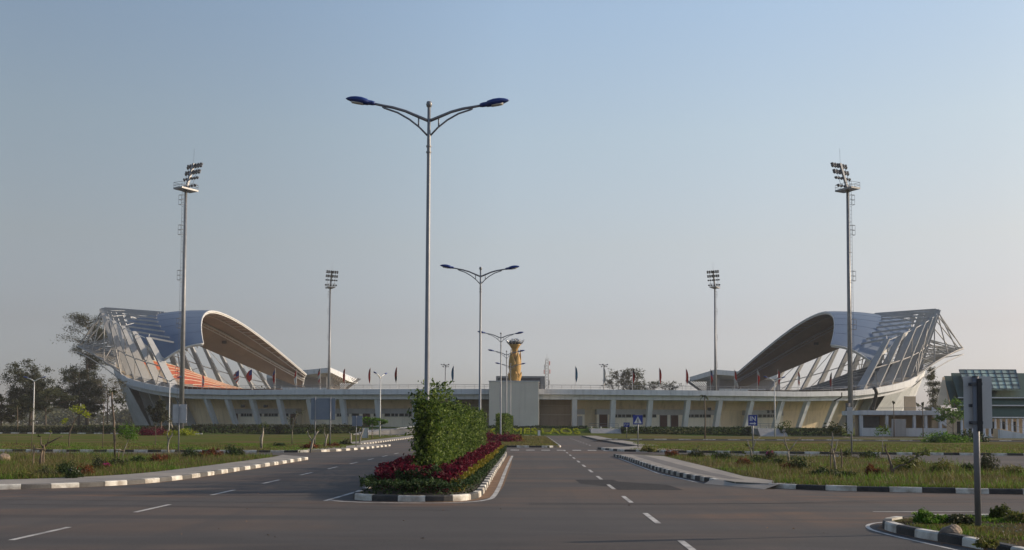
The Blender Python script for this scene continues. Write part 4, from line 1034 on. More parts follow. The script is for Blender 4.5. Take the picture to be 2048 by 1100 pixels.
def make_flag(px, py, cols, lb):
    p, t = cyl(px, 777, 110.4, 76.4); zb = zring(t) - .5; Y = p[1]
    ztop = at(px, py, Y)[2]
    g = thing('flagpole', lb, 'flag', (p[0], Y, zb), 'flags along the rim')
    H = ztop - zb
    MB().tube([(0, 0, 0), (0, 0, H)], [.05, .03], 6).build('pole', M['steel_white'], g)
    # limp cloth hanging in folds from the top
    r_ = random.Random(int(px)); n = 9; fly = 1.0 if px in (478, 504) else .36; Lh = 2.7 if fly < 1 else 2.2; sgn = -1 if px < 1000 and px > 470 else 1
    if px == 1664: sgn = -1
    P = []
    for i in range(n + 1):
        f = i / n; row = []
        for j in range(9):
            g_ = j / 8
            wv = fly * (.35 + 1.0 * math.sin(math.pi * min(1, .15 + f * .8))) * g_
            row.append((sgn * wv + .05 * sgn, .16 * math.sin(j * 2.4 + f * 3 + px) * (1 - .3 * f) * g_ * 1.5, H - .25 - Lh * f - (1.0 if fly < 1 else .9) * g_ * (.5 + .3 * f)))
        P.append(row)
    mb = MB(); nj = 9
    vs = [q for row in P for q in row]; b0 = len(mb.v); mb.v += vs
    for i in range(n):
        for j in range(nj - 1):
            a = i * nj + j; mb.f.append((a, a + 1, a + nj + 1, a + nj))
            mb.mi.append(min(len(cols) - 1, int((i + .5) / n * len(cols))) if not (fly == 1.0) else (0 if (j < 4 and i < 5) else 1 + (i % (len(cols) - 1))))
    mb.build('cloth', [M[c] for c in cols], g, smooth=True)
for f in FL: make_flag(*f)

# ------------------------------------------------------------------ signs
def post(t, H, r_=.04, m='steel_grey', x=0, y=0): return MB().tube([(x, y, 0), (x, y, H)], r_, 10).build('post', M[m], t, smooth=True)
def flat(name, poly, y0, y1, m, parent):
    n = len(poly); mb = MB(); mb.add([(x, y0, z) for x, z in poly] + [(x, y1, z) for x, z in poly], [tuple(range(n)), tuple(reversed(range(n, 2 * n)))] + [(i, (i + 1) % n, n + (i + 1) % n, n + i) for i in range(n)])
    return mb.build(name, M[m], parent)
def rrect(x0, x1, z0, z1, r_=.05):
    out = []
    for cx, cz, a0 in ((x1 - r_, z1 - r_, 0), (x0 + r_, z1 - r_, 90), (x0 + r_, z0 + r_, 180), (x1 - r_, z0 + r_, 270)):
        out += [(cx + r_ * math.cos(R(a0 + q)), cz + r_ * math.sin(R(a0 + q))) for q in (0, 30, 60, 90)]
    return out
# near right sign seen from behind
p = gnd(1956.5, 1054, .125); s_ = p[1] / F
t = thing('road_sign', 'big grey back of a road sign on a thick post, near right corner', 'road sign', (p[0], p[1], .125))
zt, zb = at(1956, 752.5, p[1])[2] - .125, at(1956, 857, p[1])[2] - .125
xl, xr = at(1930.5, 800, p[1])[0] - p[0], at(1987, 800, p[1])[0] - p[0]
flat('panel', rrect(xl, xr, zb, zt, .012), .075, .081, 'sign_back', t)
MB().tube([(0, 0, -.1), (0, 0, zt - .02)], .062, 16).build('post', M['sign_post'], t, smooth=True)
MB().tube([(0, 0, zt - .02), (0, 0, zt + .0)], .066, 16).build('cap', M['dark'], t, smooth=True)
for z in (zt - .16, zb + .12, zt - .6):
    b = MB(); b.box(-.11, .11, -.075, -.060, z - .03, z + .03) if z != zt - .6 else None
    b.box(-.115, .115, .058, .075, z - .03, z + .03)
    if z != zt - .6:
        b.tube([(-.09, -.09, z), (-.09, .08, z)], .012, 6); b.tube([(.09, -.09, z), (.09, .08, z)], .012, 6)
    b.build('clamp', M['steel_dark'], t)
MB().box(-.002, .088, -.105, -.064, zb - .06, zt - .05).build('channel', M['dark'], t)

def plate_sign(px, pyb, pyt, x0, x1, y0, y1, z, name, lb, m, posts=None, behind=False, cat='road sign', Y=None, rp=.045, frames=False):
    p = gnd(px, pyb, z) if Y is None else at(px, pyb, Y); Yb = p[1]
    t = thing(name, lb, cat, (p[0], Yb, z if Y is None else p[2]))
    zz = t.location.z
    a, b = at(x0, y0, Yb), at(x1, y1, Yb); X0, X1, ZT, ZB = a[0] - p[0], b[0] - p[0], a[2] - zz, b[2] - zz
    yo = .06 if behind else -.06
    pl = flat('panel', rrect(X0, X1, ZB, ZT, .03), yo, yo + .02, m, t)
    for q in (posts or [px]):
        xq = at(q, 850, Yb)[0] - p[0]; post(t, ZT if not frames else ZT + .12, rp, x=xq)
    if behind:
        for zc in ([ZB + (ZT - ZB) * f for f in ((.04, .5, .96) if frames else (.2, .8))]):
            MB().box(X0 + .02, X1 - .02, yo - .035, yo - .002, zc - .03, zc + .03).build('rail', M[m], t)
    return t, X0, X1, ZB, ZT, yo
plate_sign(660.5, 893, 0, 622, 670, 796.5, 839.5, .125, 'direction_board', 'large blue-grey back of a direction board on two posts, left lawn', 'sign_panel', posts=[630, 660.5], behind=True, rp=.06, frames=True)
plate_sign(712.7, 893.5, 0, 704, 724, 831.5, 852, .125, 'road_sign', 'small blue-grey sign back on one post right of the large direction board', 'sign_panel', behind=True)
plate_sign(358, 905.5, 0, 345, 372.5, 808.5, 846, .125, 'road_sign', 'upright grey sign back on one post before the left floodlight mast', 'sign_back', behind=True)
plate_sign(736, 877.5, 0, 724, 736.5, 855.5, 876, .0, 'notice_board', 'low grey board with a pale edge by the left kerb', 'sign_back', behind=True, cat='board')
# IN sign
t, X0, X1, ZB, ZT, yo = plate_sign(1505.7, 905, 0, 1496, 1514.7, 829.8, 851.3, .125, 'direction_sign', 'blue sign reading IN over a white right-pointing arrow', 'sign_blue')
def text_mesh(s, size, m, parent, name='lettering', ext=.004, bold=.012):
    cu = bpy.data.curves.new(name, 'FONT'); cu.body = s; cu.size = size; cu.extrude = ext; cu.align_x = 'CENTER'; cu.offset = bold; cu.resolution_u = 3
    tmp = bpy.data.objects.new(name, cu); COL.objects.link(tmp); bpy.context.view_layer.update()
    me = bpy.data.meshes.new_from_object(tmp.evaluated_get(bpy.context.evaluated_depsgraph_get())); bpy.data.objects.remove(tmp)
    o = bpy.data.objects.new(name, me); COL.objects.link(o); me.materials.clear(); me.materials.append(m); o.parent = parent; return o
W_ = X1 - X0; H_ = ZT - ZB; xc = (X0 + X1) / 2
o = text_mesh('IN', H_ * .60, M['sign_white'], t, bold=.010); o.rotation_euler = (R(90), 0, 0); o.location = (xc, yo - .004, ZB + H_ * .45)
za = ZB + H_ * .20
flat('arrow', [(xc - W_ * .34, za - .045), (xc + W_ * .14, za - .045), (xc + W_ * .14, za - .11), (xc + W_ * .37, za), (xc + W_ * .14, za + .11), (xc + W_ * .14, za + .045), (xc - W_ * .34, za + .045)], yo - .006, yo, 'sign_white', t)
# pedestrian crossing sign
t, X0, X1, ZB, ZT, yo = plate_sign(1276, 896, 0, 1266, 1285.3, 830, 849, .125, 'crossing_sign', 'square blue pedestrian crossing sign with a white triangle', 'sign_blue')
W_ = X1 - X0; H_ = ZT - ZB; xc = (X0 + X1) / 2
tr = flat('triangle', [(xc - W_ * .41, ZB + H_ * .12), (xc + W_ * .41, ZB + H_ * .12), (xc, ZB + H_ * .86)], yo - .006, yo, 'sign_white', t)
def fig(pts, w0, y): return MB().tube([(x, y, z) for x, z in pts], w0, 6)
f = MB(); zc = ZB + H_ * .2
def fp(x, z): return (xc + x * W_, yo - .007, ZB + H_ * z)
f.tube([fp(0, .56), fp(.0, .38)], .035, 6); f.tube([fp(0, .38), fp(-.07, .2)], .022, 6); f.tube([fp(0, .38), fp(.08, .22)], .022, 6); f.tube([fp(0, .54), fp(-.08, .42)], .017, 6); f.tube([fp(0, .54), fp(.09, .44)], .017, 6); f.tube([fp(0, .6), fp(0, .66)], .03, 6)
for k in range(4): f.add([fp(-.2 + k * .1, .15), fp(-.15 + k * .1, .15), fp(-.14 + k * .1, .19), fp(-.19 + k * .1, .19)], [(0, 1, 2, 3)])
f.build('walking_figure', M['dark'], t)
# small blue sign by the ramp with two white hook marks
t, X0, X1, ZB, ZT, yo = plate_sign(1253.3, 876, 0, 1247, 1259.3, 845, 854, .125, 'direction_sign', 'small blue sign with two faint white marks by the concrete ramp', 'sign_blue')
f = MB()
for k in (0, 1):
    x = X0 + (X1 - X0) * (.17 + .4 * k); zz = ZB + (ZT - ZB) * .3; q = (X1 - X0) * .22
    f.tube([(x, yo - .005, zz), (x, yo - .005, zz + q * .9), (x + q * .3, yo - .005, zz + q * 1.35), (x + q, yo - .005, zz + q * 1.3), (x + q, yo - .005, zz + q * .7)], .03, 5)
f.build('marking', M['sign_white'], t)
# edge-on sign on the right verge
p = gnd(1703.5, 914, .125)
t = thing('road_sign', 'dark road sign seen edge-on on a thin post below the right floodlight mast', 'road sign', (p[0], p[1], .125))
zt, zb = at(1703, 814, p[1])[2] - .125, at(1703, 868, p[1])[2] - .125
post(t, zt, .055); MB().box(-.10, -.075, -.55, .55, zb, zt).build('panel', M['sign_back'], t); MB().box(-.075, .075, -.03, .03, zb + .2, zb + .26).build('clamp', M['steel_dark'], t)

# ------------------------------------------------------------------ garden lettering on the bank
lp = at(1080, 863.5, 198)
g = thing('garden_lettering', 'yellow-green clipped shrubs spelling SEA GAMES LAOS on the grass bank', 'plant lettering', (lp[0], 194.3, .35))
def bank_z(X, Y):
    rr = math.hypot((X - XC) / 1.0 * 0.0, 0)
    q = [(131, 103, -.05), (125, 92, .75), (120, 85.5, 1.38), (60, 40, 1.4)]
    x, y = X - XC, Y - YM
    vals = [math.sqrt((x / a) ** 2 + (y / b_) ** 2) for a, b_, z in q]
    if vals[0] >= 1: return -.05
    for i in range(3):
        if vals[i] <= 1 <= vals[i + 1]:
            f_ = (1 - vals[i]) / (vals[i + 1] - vals[i] + 1e-9); return q[i][2] + (q[i + 1][2] - q[i][2]) * f_
    return 1.4
import bmesh
for word, pa, pb in (('SEA', 905, 972), ('GAMES', 980, 1074), ('LAOS', 1084, 1160)):
    tx = text_mesh(word, 1.0, L['lime'], None, 'tmp', ext=0.0, bold=-.004); me = tx.data
    vs = np.array([v.co[:] for v in me.vertices]); lo, hi = vs.min(0), vs.max(0)
    bm = bmesh.new(); bm.from_mesh(me); bmesh.ops.triangulate(bm, faces=bm.faces); tri = np.array([[v.co[:] for v in f_.verts] for f_ in bm.faces]); bm.free(); bpy.data.objects.remove(tx)
    ar = np.linalg.norm(np.cross(tri[:, 1] - tri[:, 0], tri[:, 2] - tri[:, 0]), axis=1); idx = rng.choice(len(tri), 6000, p=ar / ar.sum())
    a_, b_ = rng.random(6000), rng.random(6000); sw = a_ + b_ > 1; a_[sw], b_[sw] = 1 - a_[sw], 1 - b_[sw]
    q = tri[idx, 0] + (tri[idx, 1] - tri[idx, 0]) * a_[:, None] + (tri[idx, 2] - tri[idx, 0]) * b_[:, None]
    f_ = (q - lo) / (hi - lo + 1e-9)
    X = at(pa, 864, 198)[0] + (at(pb, 864, 198)[0] - at(pa, 864, 198)[0]) * f_[:, 0]
    Yv = 193.6 + 11.5 * f_[:, 1]
    Z = np.array([bank_z(x, y) for x, y in zip(X, Yv)]) + .02 + .22 * rng.random(6000)
    leaves('word', np.stack([X, Yv, Z], 1), .10, L['lime'], g, world=True)
t = thing('marker_stone', 'small pale marker post on the bank in front of the garden lettering', 'marker', (at(1078, 872, 186)[0], 186, 0))
MB().box(-.22, .22, -.1, .1, 0, .95).build('slab', M['sign_white'], t, bevel=.03)
MB().box(-.3, .3, -.17, .17, -.02, .08).build('base', M['concrete'], t)

# ------------------------------------------------------------------ ramps, barriers, entrance deck
for (pa, pb, lb, n) in ((1181, 1241, 'grey concrete ramp wall right of the garden lettering', 4), (1514, 1568, 'grey concrete ramp wall behind the IN sign', 4)):
    A, B_ = at(pa, 857, 199), at(pb, 857, 199)
    t = thing('ramp', lb, 'ramp', ((A[0] + B_[0]) / 2, 196, 0)); hw = (B_[0] - A[0]) / 2; zt = A[2]
    MB().hexa([(-hw, 0, -.1), (hw, 0, -.1), (hw, 16, -.1), (-hw, 16, -.1), (-hw, 2.4, zt), (hw, 2.4, zt), (hw, 16, zt), (-hw, 16, zt)]).build('ramp_slab', M['concrete'], t)
    for k in range(n):
        x = -hw + .15 + (2 * hw - .3) * k / (n - 1); MB().lathe([(.1, 0), (.1, .2), (.17, .25), (.17, .34), (0, .36)], 10, (x, 2.6, zt)).build('bollard_lamp', M['sign_white'], t, smooth=True)
    tl = MB()
    for x in (-hw, -hw / 3, hw / 3, hw): tl.tube([(x, 8, zt), (x, 8, zt + .95)], .03, 5)
    for z in (.5, .95): tl.tube([(-hw, 8, zt + z), (hw, 8, zt + z)], .03, 5)
    tl.build('handrail', M['steel_grey'], t)
# left ramp seen side-on with a white edge beam
A, B_ = gnd(790, 872, .1), gnd(822, 866, .1)
t = thing('ramp', 'long grey ramp with a pale edge beam left of the near hedge', 'ramp', (-28, 190, 0))
MB().hexa([(-4, -4, -.1), (6.5, 4, -.1), (6.5, 16, -.1), (-4, 16, -.1), (-4, -4, .2), (6.5, 4, 1.5), (6.5, 16, 1.5), (-4, 16, .9)]).build('ramp_slab', M['concrete'], t)
MB().bar((3.2, 1.3, 1.15), (6.3, 3.7, 1.6), .16, .2).build('edge_beam', M['sign_white'], t)
def make_barrier():
    t = thing('crowd_barrier', '', 'barrier'); f = MB()
    f.tube([(-1.1, 0, .1), (-1.1, 0, 1.05), (1.1, 0, 1.05), (1.1, 0, .1)], .028, 6); f.tube([(-1.1, 0, .22), (1.1, 0, .22)], .022, 5)
    f.build('frame', M['steel_grey'], t); b_ = MB()
    for k in range(12): x = -1 + k * 2 / 11; b_.tube([(x, 0, .22), (x, 0, 1.05)], .012, 4)
    b_.build('bars', M['steel_grey'], t)
    for x in (-.9, .9): MB().tube([(x, -.3, .03), (x, 0, .12), (x, .3, .03)], .025, 5).build('foot', M['steel_grey'], t)
    return t
bp = make_barrier()
for i, (px, Y, rz, lb) in enumerate(((764, 160, 8, 'grey steel crowd barrier at the left end of the row beside the low bush'), (780, 161, -5, 'grey steel crowd barrier second from the left beside the ramp'), (797, 163, 12, 'grey steel crowd barrier in front of the ramp edge beam'), (811, 166, -20, 'grey steel crowd barrier nearest the hedge'))):
    o = bp if i == 0 else copy_tree(bp); q = at(px, 864, Y); o.location = (q[0], Y, .13); o.rotation_euler = (0, 0, R(rz)); tag(o, lb, 'barrier', 'crowd barriers by the left ramp'); o.scale = (1.2, 1.2, 1.15)

# entrance deck with stairs below the right stand
Y = 198
def PX(px): return at(px, 850, Y)[0]
def PZ(py): return at(1790, py, Y)[2]
t = thing('entrance_deck', 'pale concrete entrance deck on posts with a flight of stairs under the right stand', 'entrance deck', (PX(1790), Y, 0)); ox = PX(1790)
def bx(x0, x1, y0, y1, z0, z1): return MB().box(PX(x0) - ox, PX(x1) - ox, y0, y1, z0, z1)
bx(1722, 1880, 0, 12, PZ(830), PZ(821)).build('deck_slab', M['concrete_white'], t, bevel=.04)
bx(1722, 1905, -.25, 0.2, 0, PZ(856)).build('front_wall', M['concrete_white'], t)
for x in (1722, 1773, 1828, 1851, 1880): bx(x, x + 5, .25, .9, 0, PZ(830)).build('post', M['concrete_white'], t)
bx(1727, 1880, 5, 5.4, 0, PZ(830)).build('back_wall', M['gable'], t)
bx(1730, 1772, 3.5, 4.0, 0, PZ(832)).build('shutter', M['steel_dark'], t)
bx(1782, 1810, -.5, -.3, 0, PZ(838)).build('panel_door', M['wall_grey'], t)
for z in (815, 818): bx(1745, 1880, .1, .16, PZ(z), PZ(z) + .06).build('rail', M['steel_grey'], t)
sx0, sx1 = PX(1868) - ox, PX(1924) - ox; z1 = PZ(823)
stp = MB(); n = 24
for k in range(n):
    xa = sx0 + (sx1 - sx0) * k / n; stp.box(xa, sx0 + (sx1 - sx0) * (k + 1) / n, 1, 8, 0, z1 * (1 - k / n))
stp.build('stairs', M['gable'], t)
MB().hexa([(sx0, .4, z1 - 1.0), (sx1, .4, -.1), (sx1, .95, -.1), (sx0, .95, z1 - 1.0), (sx0, .4, z1 + .9), (sx1, .4, .75), (sx1, .95, .75), (sx0, .95, z1 + .9)]).build('stair_wall', M['concrete_white'], t)
bx(1845, 1868, 9, 9.6, PZ(821), PZ(790)).build('parapet_wall', M['gable'], t)
t = thing('tarp_pile', 'low dark blue tarpaulin heap at the foot of the entrance deck wall', 'tarpaulin', (PX(1878), Y - 3, 0))
P = [[(-2.4 + i * .4, -.8 + j * .4, max(0, .75 * math.cos((i - 6) / 7.2 * 1.57) * math.cos((j - 2) / 2.4 * 1.57)) + random.uniform(-.06, .06) * (0 < j < 4)) for j in range(5)] for i in range(13)]
MB().grid(P).build('sheet', M['blue_tarp'], t, smooth=True)

# ------------------------------------------------------------------ green-roofed pavilion on the right
Y = 172
def PX(px): return at(px, 800, Y)[0]
def PZ(py): return at(1950, py, Y)[2]
pv = thing('pavilion', 'green stepped-roof pavilion with a glass skylight, pale colonnade and stairs behind the near sign', 'pavilion', (PX(1960), Y, 0)); ox = PX(1960); xe = PX(2140) - ox
def UX(px, y): return at(px, 800, Y + y)[0] - ox
def UZ(py, y): return at(1950, py, Y + y)[2]
def slope(name, xa_t, xa_b, xb_t, xb_b, zt, zb, yt, yb, m, th=.35, parent=pv):
    q = [(xa_b, yb, zb - th), (xb_b, yb, zb - th), (xb_t, yt, zt - th), (xa_t, yt, zt - th), (xa_b, yb, zb), (xb_b, yb, zb), (xb_t, yt, zt), (xa_t, yt, zt)]
    return MB().hexa(q).build(name, M[m], parent)
U = lambda px: PX(px) - ox
slope('roof', UX(1889, 9), UX(1903, 1.5), xe, xe, UZ(752, 9), UZ(812, 1.5), 9, 1.5, 'green_roof')
slope('roof', UX(1903, 8.4), UX(1917, 1.1), xe, xe, UZ(746, 8.4), UZ(794, 1.1), 8.4, 1.1, 'green_roof')
slope('roof', UX(1914, 1.5), UX(1918, .5), xe, xe, UZ(796, 1.5), UZ(809.5, .5), 1.5, .5, 'green_roof')
slope('roof', UX(1914, .9), UX(1920, -.6), xe, xe, UZ(812, .9), UZ(833, -.6), .9, -.6, 'green_roof')
for y_, px, yy in ((795, 1917, .95), (810.5, 1918, .35), (834.5, 1919, -.75)): MB().box(UX(px, yy), xe, yy, yy + .3, UZ(y_, yy) - .1, UZ(y_, yy) + .08).build('eave', M['concrete_white'], pv)
t_, b__ = 8.0, .95
sk = slope('skylight', UX(1919, t_), UX(1933, b__), UX(2033, t_), UX(2041, b__), UZ(740, t_), UZ(778, b__), t_, b__, 'skylight', .2)
fr = MB()
for k in range(9):
    f_ = k / 8; fr.bar((UX(1919 + 114 * f_, t_), t_, UZ(740, t_) + .05), (UX(1933 + 108 * f_, b__), b__, UZ(778, b__) + .05), .09, .12)
for k in range(6):
    f_ = k / 5; yv = t_ + (b__ - t_) * f_; zv = UZ(740, t_) + (UZ(778, b__) - UZ(740, t_)) * f_ + .05
    fr.bar((UX(1919, t_) + (UX(1933, b__) - UX(1919, t_)) * f_, yv, zv), (UX(2033, t_) + (UX(2041, b__) - UX(2033, t_)) * f_, yv, zv), .09, .12)
fr.build('frame', M['steel_dark'], sk)
MB().hexa([(UX(1873, 1.4), 1.4, UZ(811, 1.4)), (UX(1898, 1.4), 1.4, UZ(811, 1.4)), (UX(1901, 3), 3, UZ(811, 3)), (UX(1880, 3), 3, UZ(811, 3)), (UX(1886, 8.6), 8.6, UZ(754, 8.6)), (UX(1890, 8.6), 8.6, UZ(754, 8.6)), (UX(1890, 9.4), 9.4, UZ(754, 9.4)), (UX(1886, 9.4), 9.4, UZ(754, 9.4))]).build('gable', M['gable'], pv)
MB().box(UX(1921, 3), xe, 3, 9, 0, UZ(836, 3)).build('wall', M['gable'], pv)
MB().box(UX(1915, -4.5), xe, -4.5, 9, -.1, PZ(872)).build('plinth', M['concrete_white'], pv)
for k in range(12):
    x = U(1923 + k * 11.2); MB().lathe([(.26, PZ(872)), (.26, PZ(872) + .25), (.19, PZ(872) + .3), (.17, PZ(838)), (.26, PZ(836)), (.26, PZ(835))], 12, (x, .1, 0)).build('column', M['concrete_white'], pv, smooth=True)
for k in range(6):
    x = U(1928 + k * 22); MB().box(x, x + .75, 2.9, 3.05, PZ(868), PZ(843)).build('window', M['glass'], pv)
st_ = MB(); n = 14; z1 = PZ(857)
for k in range(n):
    st_.box(U(1960) + (U(2044) - U(1960)) * k / n, U(1960) + (U(2044) - U(1960)) * (k + 1) / n, -7, -4.6, -.1, z1 * (1 - k / n))
st_.build('stairs', M['gable'], pv)
MB().hexa([(U(1956), -7.6, -.1), (U(2050), -7.6, -.1), (U(2050), -7.05, -.1), (U(1956), -7.05, -.1), (U(1956), -7.6, z1 - .1), (U(2050), -7.6, .12), (U(2050), -7.05, .12), (U(1956), -7.05, z1 - .1)]).build('stair_wall', M['concrete_white'], pv)
hr = MB()
for k in range(6):
    f_ = k / 5; x = U(1960) + (U(2044) - U(1960)) * f_; hr.tube([(x, -7.3, z1 * (1 - f_)), (x, -7.3, z1 * (1 - f_) + 1.0)], .03, 5)
hr.tube([(U(1960), -7.3, z1 + 1), (U(2044), -7.3, 1.0)], .035, 5); hr.build('handrail', M['steel_grey'], pv)
# ------------------------------------------------------------------ vegetation
def clumps(c, r_, n, fill=1.0):
    """n points spread through an ellipsoid shell-weighted"""
    d = rng.normal(size=(n, 3)); d /= np.linalg.norm(d, axis=1)[:, None]
    return np.array(c) + d * (np.array(r_) * (rng.random(n) ** .45)[:, None])
def tree(name, lb, base, H, crown, kind='tree', n=9000, leaf=.22, trunk_r=.28, seed=1, group=None, cat='tree', bark='trunk', bare=0.35, gaps=.55):
    """crown: list of (dx, dy, z0 fraction, radius x, radius z) lobes"""
    r_ = random.Random(seed); t = thing(name, lb, cat, base, group)
    mb = MB(); pts = []; lean = r_.uniform(-.03, .03) * H
    tk = [(0, 0, -.2)] + [(lean * f + r_.uniform(-.02, .02) * H * f, r_.uniform(-.015, .015) * H, H * f) for f in (.2, .4, .6, .78, .92)]
    mb.tube(tk, [trunk_r * 1.25, trunk_r, trunk_r * .8, trunk_r * .6, trunk_r * .4, trunk_r * .15], 8)
    for (dx, dz, rx, rz) in crown:
        c = Vector((dx * H, r_.uniform(-.5, .5) * rx * H, dz * H))
        f = max(.25, dz - .16 - abs(dx) * .5); s = Vector((lean * f, 0, H * f))
        k = 6
        br = [s.lerp(c, q / k) + Vector((r_.uniform(-1, 1), r_.uniform(-1, 1), r_.uniform(-.5, .8))) * .018 * H for q in range(k + 1)]; br[0] = s
        mb.tube(br, [trunk_r * (.42 - .055 * q) for q in range(k + 1)], 5)
        nsub = 20
        for _ in range(nsub):
            d = Vector((r_.gauss(0, 1), r_.gauss(0, 1), r_.gauss(0, .8) + .25)).normalized()
            e = c + Vector((d.x * rx * H, d.y * rx * H, d.z * rz * H)) * r_.uniform(.35, 1.15)
            m_ = br[3].lerp(e, .5) + Vector((r_.uniform(-1, 1), r_.uniform(-1, 1), r_.uniform(0, 1))) * .02 * H
            mb.tube([br[4], m_, e], [trunk_r * .16, trunk_r * .10, trunk_r * .04], 4)
            m = int(n / len(crown) / nsub)
            q = cloud(e, (rx * H * r_.uniform(.18, .34), rx * H * r_.uniform(.18, .34), rz * H * r_.uniform(.14, .3)), m)
            pts.append(q)
    mb.build('trunk', M[bark], t, smooth=True)
    P = np.concatenate(pts)
    leaves('crown', P, leaf, L[kind], t, aspect=.42, up=.1)
    return t
def feathery(name, lb, base, H, rx, z0, n, leaf=.26, kind='tree', seed=1, group=None, trunk_r=.3, tiers=22, droop=.25):
    """casuarina-like: a straight trunk with many tiers of thin branches carrying wispy tufts"""
    r_ = random.Random(seed); t = thing(name, lb, 'tree', base, group); mb = MB()
    mb.tube([(0, 0, -.2), (.01 * H, 0, H * .3), (-.012 * H, 0, H * .6), (.008 * H, 0, H * .97)], [trunk_r, trunk_r * .8, trunk_r * .5, trunk_r * .1], 8); pts = []
    for k in range(tiers):
        f = z0 + (1 - z0) * (k + r_.random()) / tiers; prof = rx(f) * H
        for _ in range(3):
            a = r_.random() * 6.28; ln = prof * r_.uniform(.5, 1.15); s = Vector((0, 0, H * f)); e = s + Vector((math.cos(a) * ln, math.sin(a) * ln, ln * r_.uniform(-.05, .45)))
            m_ = s.lerp(e, .55) + Vector((0, 0, ln * .12)); mb.tube([s, m_, e], [trunk_r * .22, trunk_r * .12, trunk_r * .03], 4)
            for q in range(4):
                c = m_.lerp(e, q / 3) if q else s.lerp(m_, .75)
                pts.append(cloud(c + Vector((0, 0, r_.uniform(-.3, .8))), (ln * .22 + .35, ln * .22 + .35, ln * .12 + .3), max(4, int(n / tiers / 12))))
    mb.build('trunk', M['trunk'], t, smooth=True); leaves('crown', np.concatenate(pts), leaf, L[kind], t, aspect=.22, up=.0); return t
def cloud(c, r_, n):
    return np.array(c) + rng.normal(size=(n, 3)) * np.array(r_) * .62
def bp_(px, Y, z=0): q = at(px, 850, Y); return (q[0], Y, z)
def Hh(py, Y): return at(1024, py, Y)[2]
# left group of trees
feathery('casuarina_tree', 'tallest wispy tree rising left of the stadium ribs', bp_(173, 318), Hh(640, 318) + 0, lambda f: .235 * (1 - abs(f - .72) * 1.0), .26, 15000, .34, seed=3, trunk_r=.62, kind='dark', tiers=22)
tree('broadleaf_tree', 'dense dark tree with a broad crown behind the leftmost lamp post', bp_(60, 235), Hh(727, 235), [(-.10, .80, .22, .20), (.12, .72, .22, .2), (-.02, .55, .28, .18), (.2, .50, .2, .16), (-.2, .48, .2, .16), (0, .36, .25, .14)], 'dark', 15000, .21, .35, 5)
tree('broadleaf_tree', 'dark bushy tree in front of the tallest wispy tree', bp_(158, 262), Hh(737, 262), [(-.10, .82, .2, .18), (.14, .72, .22, .18), (-.24, .60, .18, .14), (.26, .54, .2, .14), (-.06, .5, .28, .18), (-.30, .42, .14, .1), (.22, .36, .16, .12)], 'tree', 13000, .22, .36, 8)
tree('broadleaf_tree', 'pale green open tree between the two dark tree crowns', bp_(91, 225), Hh(782, 225), [(.2, .86, .34, .14), (-.22, .74, .3, .14), (.5, .80, .22, .1), (0, .62, .26, .12)], 'tree', 5000, .20, .16, 11)
tree('broadleaf_tree', 'dark low tree cut by the left edge of the picture', bp_(2, 232), Hh(793, 232), [(-.1, .82, .42, .22), (.45, .62, .34, .22), (-.3, .5, .4, .24), (.15, .40, .4, .2)], 'dark', 9000, .24, .22, 13)
tree('bare_tree', 'grey twiggy half-bare tree beside the leaning end wall of the stadium', bp_(214, 240), Hh(752, 240), [(-.16, .85, .16, .14), (.16, .82, .18, .14), (0, .7, .22, .14), (-.14, .56, .16, .1), (.22, .6, .12, .12)], 'dry', 2600, .16, .2, 17, bare=.8)
tree('broadleaf_tree', 'dark small tree in front of the left end of the facade', bp_(322, 196), Hh(803, 196), [(.0, .86, .16, .16), (-.16, .66, .2, .16), (.12, .6, .18, .18), (-.1, .42, .2, .14)], 'dark', 5000, .18, .16, 19)
# far trees beyond the rim on the right
tree('broadleaf_tree', 'sparse far tree right of the right high mast', bp_(1246, 430, 0), Hh(732, 430), [(-.14, .86, .12, .10), (.12, .88, .12, .1), (-.22, .72, .12, .08), (.16, .7, .14, .1), (0, .58, .14, .1), (-.02, .76, .1, .08)], 'dry', 3200, .3, .4, 23)
tree('broadleaf_tree', 'slender far tree behind the dark flag', bp_(1266, 432, 0), Hh(733, 432), [(-.1, .88, .10, .09), (.1, .86, .1, .1), (.14, .72, .1, .1), (-.08, .72, .1, .1), (.02, .6, .1, .08)], 'tree', 2600, .3, .36, 29)
tree('broadleaf_tree', 'low wide far bush-like tree under the red flag left of the dark grandstand', bp_(1309, 425, 0), Hh(757, 425), [(-.35, .74, .2, .14), (.0, .86, .22, .12), (.32, .82, .2, .13), (.5, .66, .14, .1), (-.05, .66, .3, .12)], 'tree', 3600, .3, .35, 31)
feathery('pine_tree', 'dark pine between the right stand and the green pavilion', bp_(1868, 300), Hh(742, 300), lambda f: .10 + .07 * (1 - f), .3, 4200, .3, seed=37, kind='tree', trunk_r=.35, tiers=12)
